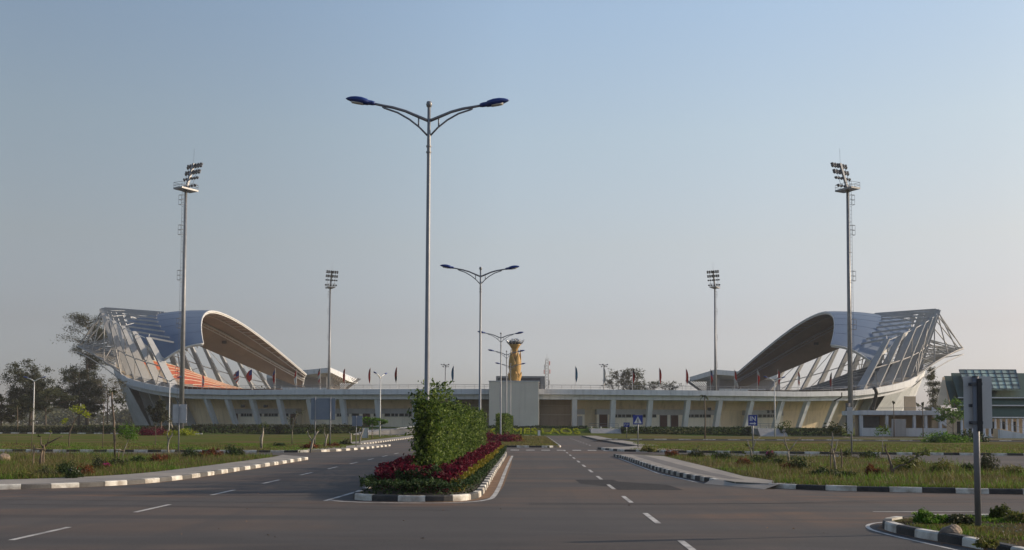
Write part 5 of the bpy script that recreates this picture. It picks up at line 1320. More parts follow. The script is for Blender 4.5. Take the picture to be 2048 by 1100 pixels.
# broadleaf sapling in front of the pavilion and low shrub mounds
tree('young_tree', 'leafy bright green young tree in front of the pavilion gable', bp_(1906, 165), Hh(794, 165), [(.05, .86, .2, .16), (-.2, .66, .2, .12), (.2, .62, .2, .12), (0, .52, .24, .12), (-.34, .5, .14, .08)], 'bright', 1500, .17, .09, 41, cat='young tree')
def mound(name, lb, c, r_, n, kind, leaf=.12, cat='shrub', group=None):
    t = thing(name, lb, cat, c, group); q = clumps((0, 0, 0), r_, n); q[:, 2] = np.abs(q[:, 2]) + .03
    k = 1 + .42 * fbm(q[:, 0] * 2.2 / r_[0], q[:, 1] * 2.2 / r_[1] + q[:, 2], 1.0, int(abs(c[0]) * 7) % 97); q *= k[:, None]
    leaves('foliage', q, leaf, L[kind], t)
    s = MB(); rr = random.Random(n)
    for _ in range(6):
        a = rr.random() * 6.28; s.tube([(0, 0, -.05), (math.cos(a) * r_[0] * .3, math.sin(a) * r_[1] * .3, r_[2] * .4), (math.cos(a) * r_[0] * .6, math.sin(a) * r_[1] * .6, r_[2] * .75)], [.025, .018, .008], 4)
    s.build('stem', M['trunk'], t); return t
q = gnd(1898, 885, .12); mound('shrub', 'spreading light green shrub mound at the foot of the pavilion bank', (q[0], q[1], .1), (3.0, 2, 1.0), 2600, 'bright', .14)
q = gnd(1938, 884, .12); mound('shrub', 'dark clipped shrub beside the light green mound before the pavilion', (q[0], q[1], .1), (2.6, 1.5, 1.1), 2600, 'box', .12)

def hedge_block(name, lb, x0, x1, y0, y1, z0, hfun, n, kind, leaf, stems=0, rag=.12, group=None, cat='hedge', label_part=None, axis='y', gaps=0):
    t = thing(name, lb, cat, ((x0 + x1) / 2, (y0 + y1) / 2, z0), group)
    P = np.stack([x0 + (x1 - x0) * rng.random(n), y0 + (y1 - y0) * rng.random(n), rng.random(n)], 1)
    # push most of the leaves to the surface of the block
    side = rng.random(n) < .62
    k = rng.integers(0, 5, n)
    xr, yr = (x1 - x0), (y1 - y0)
    asp = rng.random(n)
    sel = side & (k <= 1); P[sel, 0] = np.where(asp[sel] < .5, x0, x1)
    sel = side & (k == 2); P[sel, 2] = 1 - .1 * rng.random(sel.sum())
    ne = side & (k == 3) & (rng.random(n) < min(1, 6 * (x1 - x0) / (y1 - y0 + 1e-6))); P[ne, 1] = np.where(asp[ne] < .5, y0, y1)
    h = hfun(P[:, 0], P[:, 1]); P[:, 2] = P[:, 2] * h
    if gaps:
        P[:, 0] = (x0 + x1) / 2 + (P[:, 0] - (x0 + x1) / 2) * (1 + .18 * np.sin(P[:, 1] * 3.7 + 2 * P[:, 2]) * np.sin(P[:, 2] * 2.3 + P[:, 1]) - .15 * (P[:, 2] < .6))
        keep = fbm(P[:, 1] * 1.0, P[:, 2] * 1.1 + P[:, 0] * 1.5, 2.6, 61) + .5 * rng.normal(size=n) > -gaps
        P = P[keep]; h = h[keep]; n = len(P)
    nz = rag * (1 + fbm(P[:, 1], P[:, 2] * 1.3, 1.7, 3))
    P[:, 0] += rng.normal(size=n) * rag * .6 + np.sign(P[:, 0] - (x0 + x1) / 2) * nz * .5; P[:, 1] += rng.normal(size=n) * rag * .6; P[:, 2] += rng.normal(size=n) * rag * .5
    P[:, 2] = np.maximum(P[:, 2], .02)
    leaves('foliage', P - np.array([(x0 + x1) / 2, (y0 + y1) / 2, 0]), leaf, L[kind], t)
    if stems:
        for k_ in range(stems):
            s = MB()
            y = (y0 + (y1 - y0) * (k_ + .5) / stems) - (y0 + y1) / 2
            s.tube([(0, y, -.1), (random.uniform(-.1, .1), y + random.uniform(-.1, .1), 1.2), (random.uniform(-.15, .15), y, 2.6)], [.045, .035, .015], 5)
            s.build('stem', M['trunk'], t)
    return t
PH = rng.normal(size=60) * .36
def h1(x, y): return 2.64 + PH[((y - 32) / .85).astype(int) % 60] * np.cos(((y - 32) / .85 % 1 - .5) * 3.0) + .28 * np.sin(y * 1.9) * np.sin(y * .73 + 1) + .42 * np.exp(-((y - 41.5) / 1.3) ** 2) - .006 * (y - 34) ** 1.0 + .12 * fbm(y, x, .9, 5)
HG = hedge_block('hedge', 'tall clipped green hedge on the near median wrapped round the tallest street lamp', -3.66, -3.10, 33.0, 70.2, .14, h1, 56000, 'hedge', .07, stems=24, rag=.15, gaps=.38)
hedge_block('hedge', 'tall narrow clipped hedge on the far median behind the crimson bushes', -3.95, -2.9, 124, 172, .14, lambda x, y: 3.2 + .1 * fbm(y, x, .7, 8), 22000, 'hedge', .14, stems=16, rag=.12)
q = cloud((-.02, 33.55 - 51.6, 1.45), (.26, .3, 1.0), 2600); q[:, 2] = np.clip(q[:, 2], .1, 2.75)
leaves('foliage', q, .075, L['hedge'], HG)
# planted strips of the near median
def bed(name, lb, poly, z0, hfun, n, kind, leaf, cat='flower bed', topw=.75):
    P = np.array(poly); c = P.mean(0); t = thing(name, lb, cat, (c[0], c[1], z0)); out = []
    q = scatter(poly, int(n * 2.4))[:n]; z = np.where(rng.random(len(q)) < topw, 1 - .25 * rng.random(len(q)) ** 2, rng.random(len(q)))
    h = hfun(q[:, 0], q[:, 1]); lv_ = np.stack([q[:, 0] - c[0], q[:, 1] - c[1], np.maximum(.02, z * h + rng.normal(size=len(q)) * .035)], 1)
    leaves('foliage', lv_, leaf, L[kind], t, up=.5)
    return t
bed('flower_bed', 'crimson-leaved plants in a strip right of the near hedge and clumped at its front', [(-4.75, 31.4), (-4.2, 30.6), (-2.6, 30.2), (-2.05, 31), (-2.0, 34), (-1.95, 50), (-2.0, 77), (-2.85, 77), (-2.85, 33.4), (-3.4, 32.2), (-4.8, 33.0)], .14,
    lambda x, y: (.56 + .13 * fbm(x * 1.5, y, 1.2, 21) + .12 * np.exp(-((x + 3.9) / .8) ** 2) * (y < 34)) * np.clip((-1.85 - x) / .3, .45, 1), 30000, 'red', .062)
bed('flower_bed', 'crimson-leaved strip on the shaded left side of the near hedge', [(-4.9, 33.2), (-4.1, 32.8), (-4.1, 77), (-4.7, 77)], .14, lambda x, y: .66 + .1 * fbm(x, y, 1.2, 4), 12000, 'red', .062)
bed('flower_bed', 'narrow line of yellow-leaved plants along the crimson strip', [(-2.35, 30.4), (-1.98, 30.8), (-1.86, 34), (-1.80, 50), (-1.85, 77), (-2.05, 77), (-2.02, 50), (-2.08, 34)], .14, lambda x, y: .40 + .08 * fbm(x, y, 1.4, 9), 9000, 'yellow', .055)
bed('low_hedge', 'low dark green edging hedge along the kerb of the near median', [(-5.0, 34), (-5.0, 30), (-4.75, 29.35), (-3.0, 29.05), (-2.1, 29.25), (-1.72, 30.2), (-1.62, 33), (-1.66, 76), (-2.0, 78.3), (-3.3, 79), (-3.3, 77.5), (-1.95, 76), (-1.85, 50), (-1.95, 33.5), (-2.3, 30.5), (-2.9, 30.4), (-4.3, 30.8), (-4.7, 32), (-4.75, 77), (-5.05, 77)], .14,
    lambda x, y: (.32 + .07 * fbm(x, y, 2.0, 14)) * (1 + .12 * (y < 31.5)), 30000, 'box', .05, cat='hedge')
bed('low_hedge', 'dark green weeds filling the middle of the front flower bed', [(-4.0, 30.4), (-3.0, 30.2), (-2.5, 30.6), (-3.0, 32.6), (-3.9, 32.4)], .14, lambda x, y: .52 + .2 * fbm(x, y, 2.0, 17), 2600, 'box', .06, cat='shrub')
# far median planting
for i, (px, r_, lb) in enumerate(((982, (1.25, 2.6, .85), 'left crimson bush on the far median in front of the third street lamp'), (1012, (1.7, 3.2, .95), 'right crimson bush on the far median'))):
    q = at(px, 860, 117); mound('crimson_bush', lb, (q[0], 117, .13), r_, 3600, 'red', .10, 'bush')
q = at(1036, 870, 116.5); mound('yellow_bush', 'small yellow bush at the right end of the crimson bushes', (q[0], 116.5, .13), (.75, 1.3, .55), 800, 'yellow', .09, 'bush')
for px, py, r_, kd, lb in ((296, 871, (2.2, 1.5, 1.1), 'red', 'dark crimson bush below the leaning end wall on the far left lawn'), (326, 870, (1.4, 1.2, .9), 'red', 'smaller crimson bush beside the dark crimson one on the far left lawn'), (363, 871, (2.2, 1.4, .9), 'lime', 'yellow-green bush right of the crimson bushes on the far left lawn')):
    q = gnd(px, py, .125); mound('bush', lb, (q[0], q[1], .125), r_, 1800, kd, .12, 'bush')
# clipped dark hedges below the stadium
hs_ = [(0, 128, 1.0, 'dark clipped hedge below the far left trees'), (140, 345, 1.15, 'dark clipped hedge below the leaning end wall on the left'), (384, 552, 1.5, 'long dark clipped hedge under the left facade'), (556, 724, 1.5, 'dark clipped hedge behind the large direction board'), (1246, 1500, 1.3, 'dark clipped hedge under the right facade between the two ramps'), (1564, 1682, 1.2, 'dark clipped hedge right of the second ramp')]
for pa, pb, h, lb in hs_:
    a, c = at(pa, 860, 197), at(pb, 860, 197)
    hedge_block('hedge', lb, a[0], c[0], 197, 199.5, .15, lambda x, y, h=h: h + .15 + .07 * fbm(x, y, .6, 2), int(230 * (c[0] - a[0])), 'dark' if pa < 1000 else 'box', .2, rag=.1, group='clipped hedges round the stadium')
a, c = at(968, 856, 206.5), at(1172, 856, 206.5)
hedge_block('hedge', 'low dark hedge along the foot of the grey tower above the lettering', a[0], c[0], 206.3, 207.2, 1.15, lambda x, y: .55 + .1 * fbm(x, y, 1, 6), 4200, 'box', .14, rag=.1)
# far treeline seen as one mass
P = []
for k in range(420):
    x = -560 + 620 * rng.random(); y = 560 + 160 * rng.random(); h = 9 + 9 * rng.random() + 5 * math.sin(x * .03)
    if -60 < x: continue
    P.append(clumps((x, y, h * .55), (8, 8, h * .55), 70))
for k in range(200):
    x = 130 + 420 * rng.random(); y = 560 + 120 * rng.random(); h = 9 + 8 * rng.random()
    P.append(clumps((x, y, h * .5), (8, 8, h * .5), 60))
o = leaves('treeline', np.concatenate(P), 1.3, L['tree'], None); tag(o, 'hazy far line of woodland on the horizon', 'woodland', kind='stuff')

# staked saplings, frangipanis and thin palms on the verges
def sapling(lb, base, limbs, tufts, r0=.05, bark='trunk_pale', stakes=False, kind='olive', leaf=.085, name='sapling', cat='sapling', n=20, tr=.28):
    """limbs: polylines in metres from the base; tufts: (x, z, count factor)"""
    t = thing(name, lb, cat, base, 'young trees on the verges'); mb = MB()
    for pl, r_ in limbs:
        k = len(pl); mb.tube([(p[0], (p[2] if len(p) > 2 else random.uniform(-.06, .06)), p[1]) for p in pl], [r_ * (1 - .55 * i / (k - 1)) for i in range(k)], 6)
    mb.build('trunk', M[bark], t, smooth=True)
    if tufts:
        P = np.concatenate([clumps((x, random.uniform(-.1, .1), z), (tr * f, tr * f, tr * .7 * f), int(n * f * f) + 8) for x, z, f in tufts]); leaves('crown', P, leaf, L[kind], t, aspect=.3)
    if stakes:
        s = []
        for dx, dy in ((-.28, -.12), (.24, -.12), (0, .26)): s.append(MB().tube([(dx, dy, -.1), (dx * .9, dy * .9, .98)], .035, 6).build('stake', M['stake'], t))
        q = MB(); q.tube([(-.33, -.12, .78), (.3, -.12, .74)], .025, 5); q.tube([(-.3, -.1, .8), (.05, .28, .78)], .025, 5); q.tube([(.26, -.12, .77), (-.02, .28, .8)], .025, 5); q.build('crosspiece', M['stake'], t)
    return t
def sp(px, py, z=.125):
    q = gnd(px, py, z); k = q[1] / F; return (q[0], q[1], z), k
def S(lb, px, py, limbs, tufts=(), z=.125, r0=4, **kw):
    """limb and tuft positions given in photo pixels relative to the base"""
    b_, k = sp(px, py, z)
    return sapling(lb, b_, [([(0, -.1)] + [(dx * k, -dy * k) for dx, dy in pl] if st is None else [(st[0] * k, -st[1] * k)] + [(dx * k, -dy * k) for dx, dy in pl], r_ * k) for st, pl, r_ in limbs], [(dx * k, -dy * k, f) for dx, dy, f in tufts], **kw)
S('pruned forked tree held by stakes on the left verge', 80, 931, [(None, [(1, -20), (6, -38)], 3.0), ((5, -36), [(0, -44), (-1, -58)], 1.9), ((5, -36), [(14, -44), (28, -52), (44, -59)], 2.2), ((14, -44), [(18, -60), (20, -68)], 1.2)], [(20, -68, .5), (-1, -59, .4)], stakes=True, bark='trunk')
S('tall thin pole-like tree with a withered top on the left verge', 230, 918, [(None, [(-2, -40), (-5, -80), (-9, -118), (-10, -136)], 3.0), ((-9, -116), [(3, -118), (8, -116)], .9), ((-10, -134), [(-4, -139), (0, -136)], .9)], [(8, -113, 1.3), (-8, -136, .9)], kind='dark', bark='trunk', leaf=.13)
S('small leaning tree with a bright green crown beside the pole-like tree', 243, 918, [(None, [(6, -22), (14, -40), (21, -52)], 1.2)], [(11, -58, 2.6), (17, -52, 2.2), (21, -44, 1.5), (8, -48, 1.6)], kind='bright', n=34, leaf=.075)
S('stake-tied stump sapling right of the leaning tree', 237, 919, [(None, [(0, -22)], 1.6), ((-6, -18), [(10, -18)], 1.1)], bark='stake')
S('twin bare stems with dry tufts left of the upright grey sign back', 338, 908, [(None, [(-3, -14), (-1, -28), (5, -38), (5, -56), (1, -68)], 2.0), ((-2, -24), [(-4, -40), (-2, -56)], 1.5)], [(1, -72, 1.0), (-9, -68, .8), (2, -64, .8)], kind='dry')
S('slender sapling carrying a yellow-green spray over the far lawn', 137, 894, [(None, [(2, -30), (12, -56), (30, -72), (40, -72)], 1.5), ((12, -56), [(6, -66), (10, -74)], .8)], [(10, -76, 1.6), (22, -80, 1.6), (32, -68, 1.5), (38, -64, 1.3), (20, -72, 1.2), (-12, -50, 1.1), (-8, -54, .9)], kind='lime', bark='trunk', n=30)
for i, (px, py, h, lb) in enumerate(((33, 890, 78, 'thin staked stem nearest the left edge'), (62, 902, 84, 'thin stem just left of the leftmost lamp post'), (205, 896, 96, 'thin stem left of the pole-like tree'), (310, 891, 44, 'short thin stem before the leaning end wall'))):
    S(lb, px, py, [(None, [(1, -h * .5), (0, -h)], .9)], [(0, -h, .8), (-1, -h * .72, .6)], kind='tree', bark='trunk')
S('frangipani with a small leafy head on the left lawn', 523, 897, [(None, [(0, -16), (3, -34), (2, -46)], 2.4), ((2, -30), [(-3, -22), (-3, -4)], 1.6)], [(4, -48, 1.2), (-2, -46, 1.0), (9, -46, .9)], name='frangipani', cat='frangipani')
S('bushy sapling left of the direction board', 584, 890, [(None, [(0, -30), (3, -55)], 1.3), ((0, -26), [(-6, -44)], .8), ((0, -30), [(8, -60), (12, -64)], .8)], [(-4, -52, 1.6), (8, -62, 1.3), (3, -44, 1.4), (1, -30, 1.0), (20, -66, 1.0)], kind='tree')
S('pruned frangipani with forked white stems below the direction board', 620, 902, [(None, [(3, -10), (6, -22), (12, -34), (16, -40)], 2.6), ((5, -18), [(-2, -30), (-6, -40)], 1.6)], [(-3, -36, .9), (14, -42, .8)], name='frangipani', cat='frangipani')
S('frangipani with a leafy top between the posts of the direction board', 650, 894, [(None, [(2, -14), (5, -26)], 2.6), ((3, -16), [(-2, -28), (-1, -40)], 1.6)], [(-1, -42, 1.3), (5, -30, .9), (-2, -34, 1.1)], kind='tree', name='frangipani', cat='frangipani')
S('bare frangipani behind the small sign back', 701, 884, [(None, [(1, -18)], 2.4), ((1, -14), [(-3, -20)], 1.4)], [(0, -18, .5)], name='frangipani', cat='frangipani')
S('frangipani right of the small sign back with a pale forked stem', 719, 886, [(None, [(2, -12), (7, -26), (8, -30)], 2.2), ((2, -12), [(-1, -22), (1, -30)], 1.4)], [(1, -30, .8)], name='frangipani', cat='frangipani')
q = gnd(744, 878, .1); tree('young_tree', 'wide low green tree beside the low grey board', (q[0], q[1], .1), 3.1, [(-.15, .8, .3, .14), (.28, .78, .28, .12), (.02, .66, .3, .12), (.5, .7, .14, .08)], 'bright', 1500, .13, .06, 61, cat='young tree')
# right verge
S('forked bare frangipani in front of the IN sign', 1503, 916, [(None, [(-1, -14), (-2, -18)], 2.2), ((-2, -17), [(-6, -26), (-8, -36)], 1.5), ((-2, -17), [(5, -24), (9, -36), (18, -42)], 1.4), ((-7, -32), [(-14, -36)], .9)], [(-9, -26, .4), (-14, -10, .5)], name='frangipani', cat='frangipani')
S('leggy frangipani with a wide fork and an orange flower, right of the IN sign', 1578, 926, [(None, [(-1, -18), (0, -26)], 2.4), ((0, -24), [(-6, -36), (-12, -46)], 1.5), ((0, -24), [(10, -36), (18, -46), (24, -50)], 1.3), ((-4, -32), [(-10, -58), (-6, -66)], .9)], [(-12, -74, 1.0), (-4, -80, .8), (-20, -70, .6), (0, -74, .8)], name='frangipani', cat='frangipani')
S('pale-stemmed frangipani tied to stakes in the middle of the right verge', 1672, 940, [(None, [(-3, -20), (-6, -36), (-8, -50), (-6, -64), (-7, -76)], 2.6), ((-5, -32), [(2, -46), (4, -58)], 1.6), ((-7, -46), [(-14, -54)], 1.2)], [(-10, -84, 1.6), (0, -80, 1.3), (10, -84, 1.4), (18, -74, 1.2)], stakes=True, kind='tree', name='frangipani', cat='frangipani')
S('pruned tree with a long bowed branch at the right end of the right verge', 1783, 951, [(None, [(-2, -22), (-5, -40), (-10, -50), (-10, -62)], 2.8), ((2, -2), [(6, -12), (16, -20), (30, -22)], 2.6), ((28, -22), [(44, -34), (66, -48), (72, -52)], 1.6), ((-9, -50), [(-16, -60)], 1.2), ((0, 0), [(3, -22)], 2.0)], [(-12, -92, .9), (30, -24, 1.2), (26, -32, .8), (34, -18, .6), (64, -48, 1.1), (70, -46, .9), (58, -40, .9)], bark='trunk', name='frangipani', cat='frangipani')
S('leafy stem reaching up in front of the entrance deck', 1766, 905, [(None, [(-1, -22), (0, -38)], 1.3)], [(-8, -44, 1.6), (2, -44, 1.6), (10, -40, 1.3), (-12, -36, 1.0)], kind='bright')
for i, (px, Y, py, lb) in enumerate(((1410, 148, 787, 'thin young palm with a small tuft in front of the right facade'), (1788, 186, 800, 'withered thin palm before the left half of the entrance deck'), (1846, 186, 802, 'withered thin palm before the stairs of the entrance deck'))):
    q = at(px, 860, Y); H = at(px, py, Y)[2]
    t = thing('young_palm', lb, 'palm', (q[0], Y, .1), 'young palms before the stadium')
    MB().tube([(0, 0, -.1), (.03, 0, H * .5), (-.02, 0, H - .5)], [.12, .085, .07], 8).build('trunk', M['trunk'], t, smooth=True)
    f = MB()
    for k in range(9):
        a = k * .72; dr = random.uniform(.25, .6) if i == 0 else random.uniform(.1, .3); up = random.uniform(.1, .55) if i == 0 else random.uniform(.2, .6)
        pts = [Vector((math.cos(a) * dr * s * 1.6, math.sin(a) * dr * s * 1.6, H - .5 + up * 1.6 * s - .9 * s * s)) for s in (0, .35, .7, 1.0)]
        sd_ = Vector((-math.sin(a), math.cos(a), .3)) * .16
        f.grid([[p - sd_ * q_, p, p + sd_ * q_] for p, q_ in zip(pts, (.4, 1, .9, .1))])
    f.build('frond', L['tree'] if i == 0 else L['dark'], t)

# shrubs of the verges, each a bush of its own
BUSH = [(130, 951, 15, 26, 'box', None, 'dark green bush left of the white-flowering bush'), (146, 957, 13, 20, 'box', 'white', 'white-flowering bush on the left verge'), (170, 951, 13, 18, 'rust', None, 'rust-red bush right of the white-flowering bush'), (52, 957, 20, 14, 'grass', None, 'low weedy bush under the staked tree'), (92, 953, 16, 16, 'tree', None, 'green weedy bush between the staked tree and the dark bush'),
        (200, 940, 13, 22, 'tree', None, 'olive bush left of the pole-like tree'), (213, 940, 11, 14, 'rust', 'pink', 'bush with red tips at the foot of the olive bush'), (237, 933, 14, 14, 'tree', None, 'green bush at the foot of the leaning tree'), (276, 926, 12, 14, 'box', None, 'dark bush left of the red bush row'), (312, 924, 16, 13, 'rust', None, 'broad rust-red bush below the twin bare stems'), (330, 922, 8, 10, 'rust', None, 'small rust-red bush right of the broad one'),
        (384, 916, 13, 16, 'box', None, 'rounded dark green bush right of the upright grey sign'), (404, 915, 9, 12, 'rust', None, 'small brown bush touching the rounded dark green one'), (428, 913, 11, 14, 'rust', None, 'brownish bush in the middle of the left verge end'), (468, 911, 14, 16, 'box', None, 'widest dark bush at the far end of the left verge'), (484, 910, 6, 11, 'tree', None, 'small upright bush at the very end of the left verge'),
        (618, 897, 16, 8, 'rust', None, 'wide orange-red flower patch below the direction board'), (666, 893, 10, 7, 'rust', None, 'orange-red flower patch right of the direction board'), (560, 893, 10, 8, 'box', None, 'dark low bush on the left lawn by the bushy sapling'), (690, 889, 11, 8, 'tree', None, 'low weedy patch behind the small sign back'),
        (1300, 903, 16, 10, 'grass', None, 'low weedy bush right of the crossing sign'), (1345, 912, 14, 10, 'rust', None, 'rust-red bush left of the verge middle'), (1392, 914, 14, 12, 'tree', None, 'olive bush on the back of the right verge'), (1444, 918, 16, 12, 'box', None, 'dark green bush behind the orange flowers'), (1489, 929, 13, 11, 'rust', None, 'orange-red flower patch left of the forked frangipani'),
        (1520, 926, 14, 12, 'box', None, 'dark bush right of the forked frangipani'), (1540, 918, 10, 16, 'tree', 'pink', 'bush with pink blossoms on the right verge'), (1560, 928, 12, 10, 'box', None, 'dark bush right of the pink blossoms'), (1574, 938, 14, 8, 'rust', None, 'orange-red flower patch near the front of the right verge'), (1600, 938, 18, 17, 'box', 'yellow', 'green bush with a few yellow flowers on the right verge'),
        (1640, 950, 22, 12, 'box', None, 'low dark bush beside the yellow-flowered one'), (1688, 954, 24, 12, 'box', None, 'wide low dark bush before the pale-stemmed frangipani'), (1738, 952, 9, 20, 'rust', None, 'upright brown-green bush left of the bowed tree'), (1756, 952, 9, 16, 'rust', None, 'reddish bush next to the upright brown-green one'), (1690, 913, 10, 12, 'box', None, 'dark bush growing over the kerb by the edge-on sign'), (1735, 916, 16, 11, 'box', None, 'dark bush covering a kerb block behind the verge'),
        (1820, 942, 22, 26, 'grass', None, 'tall grassy tussock right of the bowed tree'), (1880, 946, 20, 20, 'grass', None, 'grassy tussock left of the big sign post'), (1970, 944, 18, 30, 'tree', None, 'tall feathery weed right of the big sign post'), (1936, 942, 10, 16, 'box', None, 'dark weed just left of the big sign post'), (2030, 950, 20, 16, 'grass', None, 'grassy tussock at the right edge of the verge'),
        (1860, 1047, 26, 20, 'bright', None, 'bright green leafy bush on the corner of the near island'), (1922, 1047, 26, 13, 'tree', None, 'olive low bush behind the big sign post on the near island'), (1995, 1038, 15, 22, 'olive', None, 'upright olive weed right of the big sign post'), (2035, 1044, 22, 12, 'grass', None, 'low weeds at the right edge of the near island'), (1972, 1096, 18, 12, 'grass', None, 'tuft of weeds at the bottom edge of the near island')]
for px, py, rx, h, kind, fl, lb in BUSH:
    (b_, k) = sp(px, py, .125); n = int(90 + rx * h * 4.2); lf = max(.035, min(.09, 1.5 * k * 1.3))
    t = mound('bush', lb, b_, (rx * k * 1.2, min(rx * k * 1.2, 1.8), h * k), n, kind, lf, 'bush', 'bushes on the verges')
    if fl:
        q = clumps((0, 0, h * k * .72), (rx * k * .85, rx * k * .7, h * k * .4), 46 if fl != 'yellow' else 10); leaves('blossom', q, lf * (1.1 if fl != 'yellow' else 1.0), L[fl], t, aspect=.8)
# grass
def gpatch(lb, poly, n, h, kinds, excl=None, dens=None, wid=.012, z=.13):
    q = scatter(poly, n)
    if dens is not None: q = q[dens(q[:, 0], q[:, 1]) > rng.random(len(q))]
    pts = np.stack([q[:, 0], q[:, 1], np.full(len(q), z)], 1)
    k = rng.integers(0, len(kinds), len(pts))
    # patches of one kind rather than an even mixture
    f_ = fbm(q[:, 0], q[:, 1], .55, 33) + rng.normal(size=len(q)) * .35
    k = np.clip(np.digitize(f_, np.quantile(f_, np.linspace(0, 1, len(kinds) + 1)[1:-1])), 0, len(kinds) - 1)
    hh = h * (0.55 + .6 * np.clip(.5 + .5 * fbm(q[:, 0], q[:, 1], .8, 51), 0, 1.3))
    for i, kd in enumerate(kinds):
        s = k == i
        if s.sum(): tag(blades('grass', pts[s], hh[s], L[kd], None, wid=wid), lb, 'grass', kind='stuff')
gr = [tuple(p) for p in offset(kr2, .22)] + [(60, 32), (60, 44), (26, 45), (22.5, 47), (21.8, 52), (22, 63), (19, 67), (10, 68.5), (8.7, 66), (8.7, 50), (8.6, 41), (9, 37.3)]
gr = [p for p in gr if p[0] < 61]
gpatch('grass and weeds of the right verge', gr, 170000, .26, ['grassd', 'grass', 'grassd', 'grass', 'grassg'], dens=lambda x, y: np.clip(np.exp(-(y - 34) / 20), .15, 1) * (x < 32))
gpatch('tall weeds standing above the grass of the right verge', gr, 42000, .55, ['grass', 'grassd', 'grassg'], dens=lambda x, y: np.clip(-.15 + .8 * fbm(x, y, .6, 91), 0, 1) * np.clip(np.exp(-(y - 34) / 24), .2, 1) * (x < 30), wid=.014)
gpatch('bright grass strip along the right verge kerb', [(8.6, 36.4), (11.6, 34.2), (15.9, 33.15), (26, 32.5), (26, 33.8), (16, 34.6), (12, 35.6), (9.3, 37.6)], 30000, .16, ['grassg', 'grass'])
gl = [tuple(p) for p in offset(pin, .03)] + [(-16.5, 65.8), (-30, 67), (-60, 67), (-60, 33.5)]
gpatch('grass and weeds of the left verge', gl, 260000, .24, ['grassd', 'grass', 'grassd', 'grass', 'grassg'], dens=lambda x, y: np.clip(np.exp(-(y - 34) / 22), .12, 1) * (x > -36))
gpatch('tall weeds standing above the grass of the left verge', gl, 50000, .42, ['grass', 'grassd', 'grassg'], dens=lambda x, y: np.clip(-.2 + .8 * fbm(x, y, .6, 95), 0, 1) * (x > -36), wid=.014)
gpatch('green grass edge along the left pavement', [tuple(p) for p in offset(pin, .02)] + [(-16.3, 61), (-16.6, 44), (-17.4, 40.5), (-19.6, 37.6), (-26, 36.2), (-40, 35.4), (-75, 34.6)], 90000, .14, ['grassg', 'grass'], dens=lambda x, y: (x > -32) * 1.0)
gi = [tuple(p) for p in offset(ki, .2)] + [(30, -5)]
gi = [(7.75, 21), (7.9, 22.6), (9, 23.3), (20, 23.8), (20, 12), (8.9, 12), (8.5, 17)]
gpatch('short patchy grass on the near island', gi, 150000, .075, ['grassd', 'grass', 'grassg'], dens=lambda x, y: np.clip(.35 + .7 * fbm(x, y, 1.3, 71), .04, 1), wid=.010)
gpatch('grass of the far median', [(-9.5, 97), (-9.2, 95.5), (1.7, 94.9), (2.7, 96.5), (2.7, 170), (-9.5, 170)], 40000, .16, ['grass', 'grassd'], dens=lambda x, y: np.clip(np.exp(-(y - 95) / 25), .1, 1), wid=.03)
gpatch('grass along the far left kerb', [(-75, 75.4), (-17, 75.8), (-15, 84), (-18, 100), (-75, 100)], 60000, .12, ['grassd', 'grass', 'grassg'], wid=.025)
gpatch('grass along the far right kerb', [(8, 83), (17, 78.2), (36, 75.4), (70, 74.4), (70, 110), (11, 110), (11, 90)], 70000, .16, ['grassd', 'grass', 'grassg', 'grass'], wid=.025)

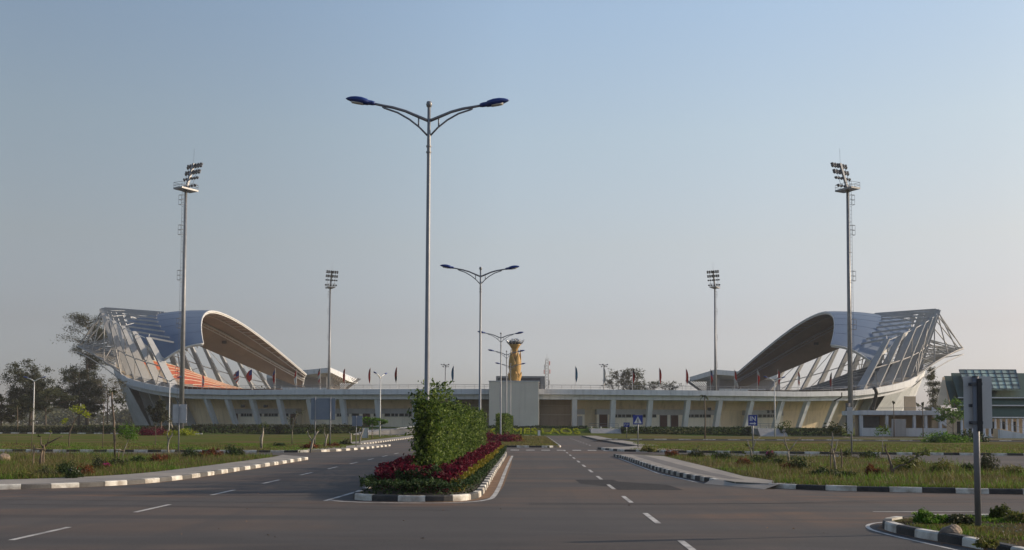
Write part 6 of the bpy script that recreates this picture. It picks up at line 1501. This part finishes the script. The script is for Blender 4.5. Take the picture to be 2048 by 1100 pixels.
# rocks
def rock(lb, base, r_, seed):
    import bmesh
    t = bpy.data.meshes.new('rock'); bm = bmesh.new(); bmesh.ops.create_icosphere(bm, subdivisions=3, radius=1.0); rr = np.random.default_rng(seed); dirs = rr.normal(size=(7, 3))
    for v in bm.verts:
        p = np.array(v.co); q = 1 + .1 * sum(math.sin(2.1 * float(p @ d) + i) for i, d in enumerate(dirs)) / 2
        v.co = Vector((p[0] * r_[0] * q, p[1] * r_[1] * q, max(-.3, p[2]) * r_[2] * q))
    bm.to_mesh(t); bm.free(); t.materials.append(M['rock']); o = bpy.data.objects.new('rock', t); COL.objects.link(o); o.location = base
    for f in t.polygons: f.use_smooth = False
    return tag(o, lb, 'rock')
b_, k = sp(1911, 1071, .125); rock('brown boulder left of the big sign post on the near island', (b_[0], b_[1] + .15, .13), (.23, .2, .19), 4)
b_, k = sp(4, 922, .125); rock('grey boulder at the left edge of the left verge', (b_[0], b_[1], .13), (.42, .4, .38), 9)
rr = random.Random(5); mbp = MB()
for _ in range(150):
    x, y = rr.uniform(7.9, 13), rr.uniform(17.5, 23.3); s = rr.uniform(.008, .028)
    mbp.lathe([(s * .6, 0), (s, s * .5), (s * .5, s * 1.1)], 6, (x, y, .125))
o = mbp.build('gravel', M['pave']); tag(o, 'scattered pale pebbles on the near island', 'gravel', kind='stuff')
b = MB()
for _ in range(26):
    x, y = rr.uniform(-9, 8), rr.uniform(19, 32); a = rr.random() * 6.28; s = rr.uniform(.02, .05)
    b.add([(x - s * math.cos(a), y - s * math.sin(a), .012), (x + s * .5 * math.sin(a), y - s * .5 * math.cos(a), .02), (x + s * math.cos(a), y + s * math.sin(a), .014), (x - s * .5 * math.sin(a), y + s * .5 * math.cos(a), .03)], [(0, 1, 2, 3)])
o = b.build('fallen_leaf', M['dirt']); tag(o, 'scattered dry leaves on the asphalt', 'leaf litter', kind='stuff')

# ------------------------------------------------------------------ evening haze
hv = bpy.data.materials.new('haze'); hv.use_nodes = True; t = hv.node_tree; t.nodes.remove(t.nodes['Principled BSDF'])
pvn = t.nodes.new('ShaderNodeVolumePrincipled'); pvn.inputs['Color'].default_value = (0.93, 0.93, 0.95, 1); pvn.inputs['Density'].default_value = 0.00015
t.links.new(pvn.outputs[0], t.nodes['Material Output'].inputs['Volume'])
o = MB().box(-4100, 4100, -450, 6100, -1.2, 66).build('haze', hv); o['kind'] = 'stuff'; o['label'] = 'thin warm evening haze over the whole place'; o['category'] = 'haze'
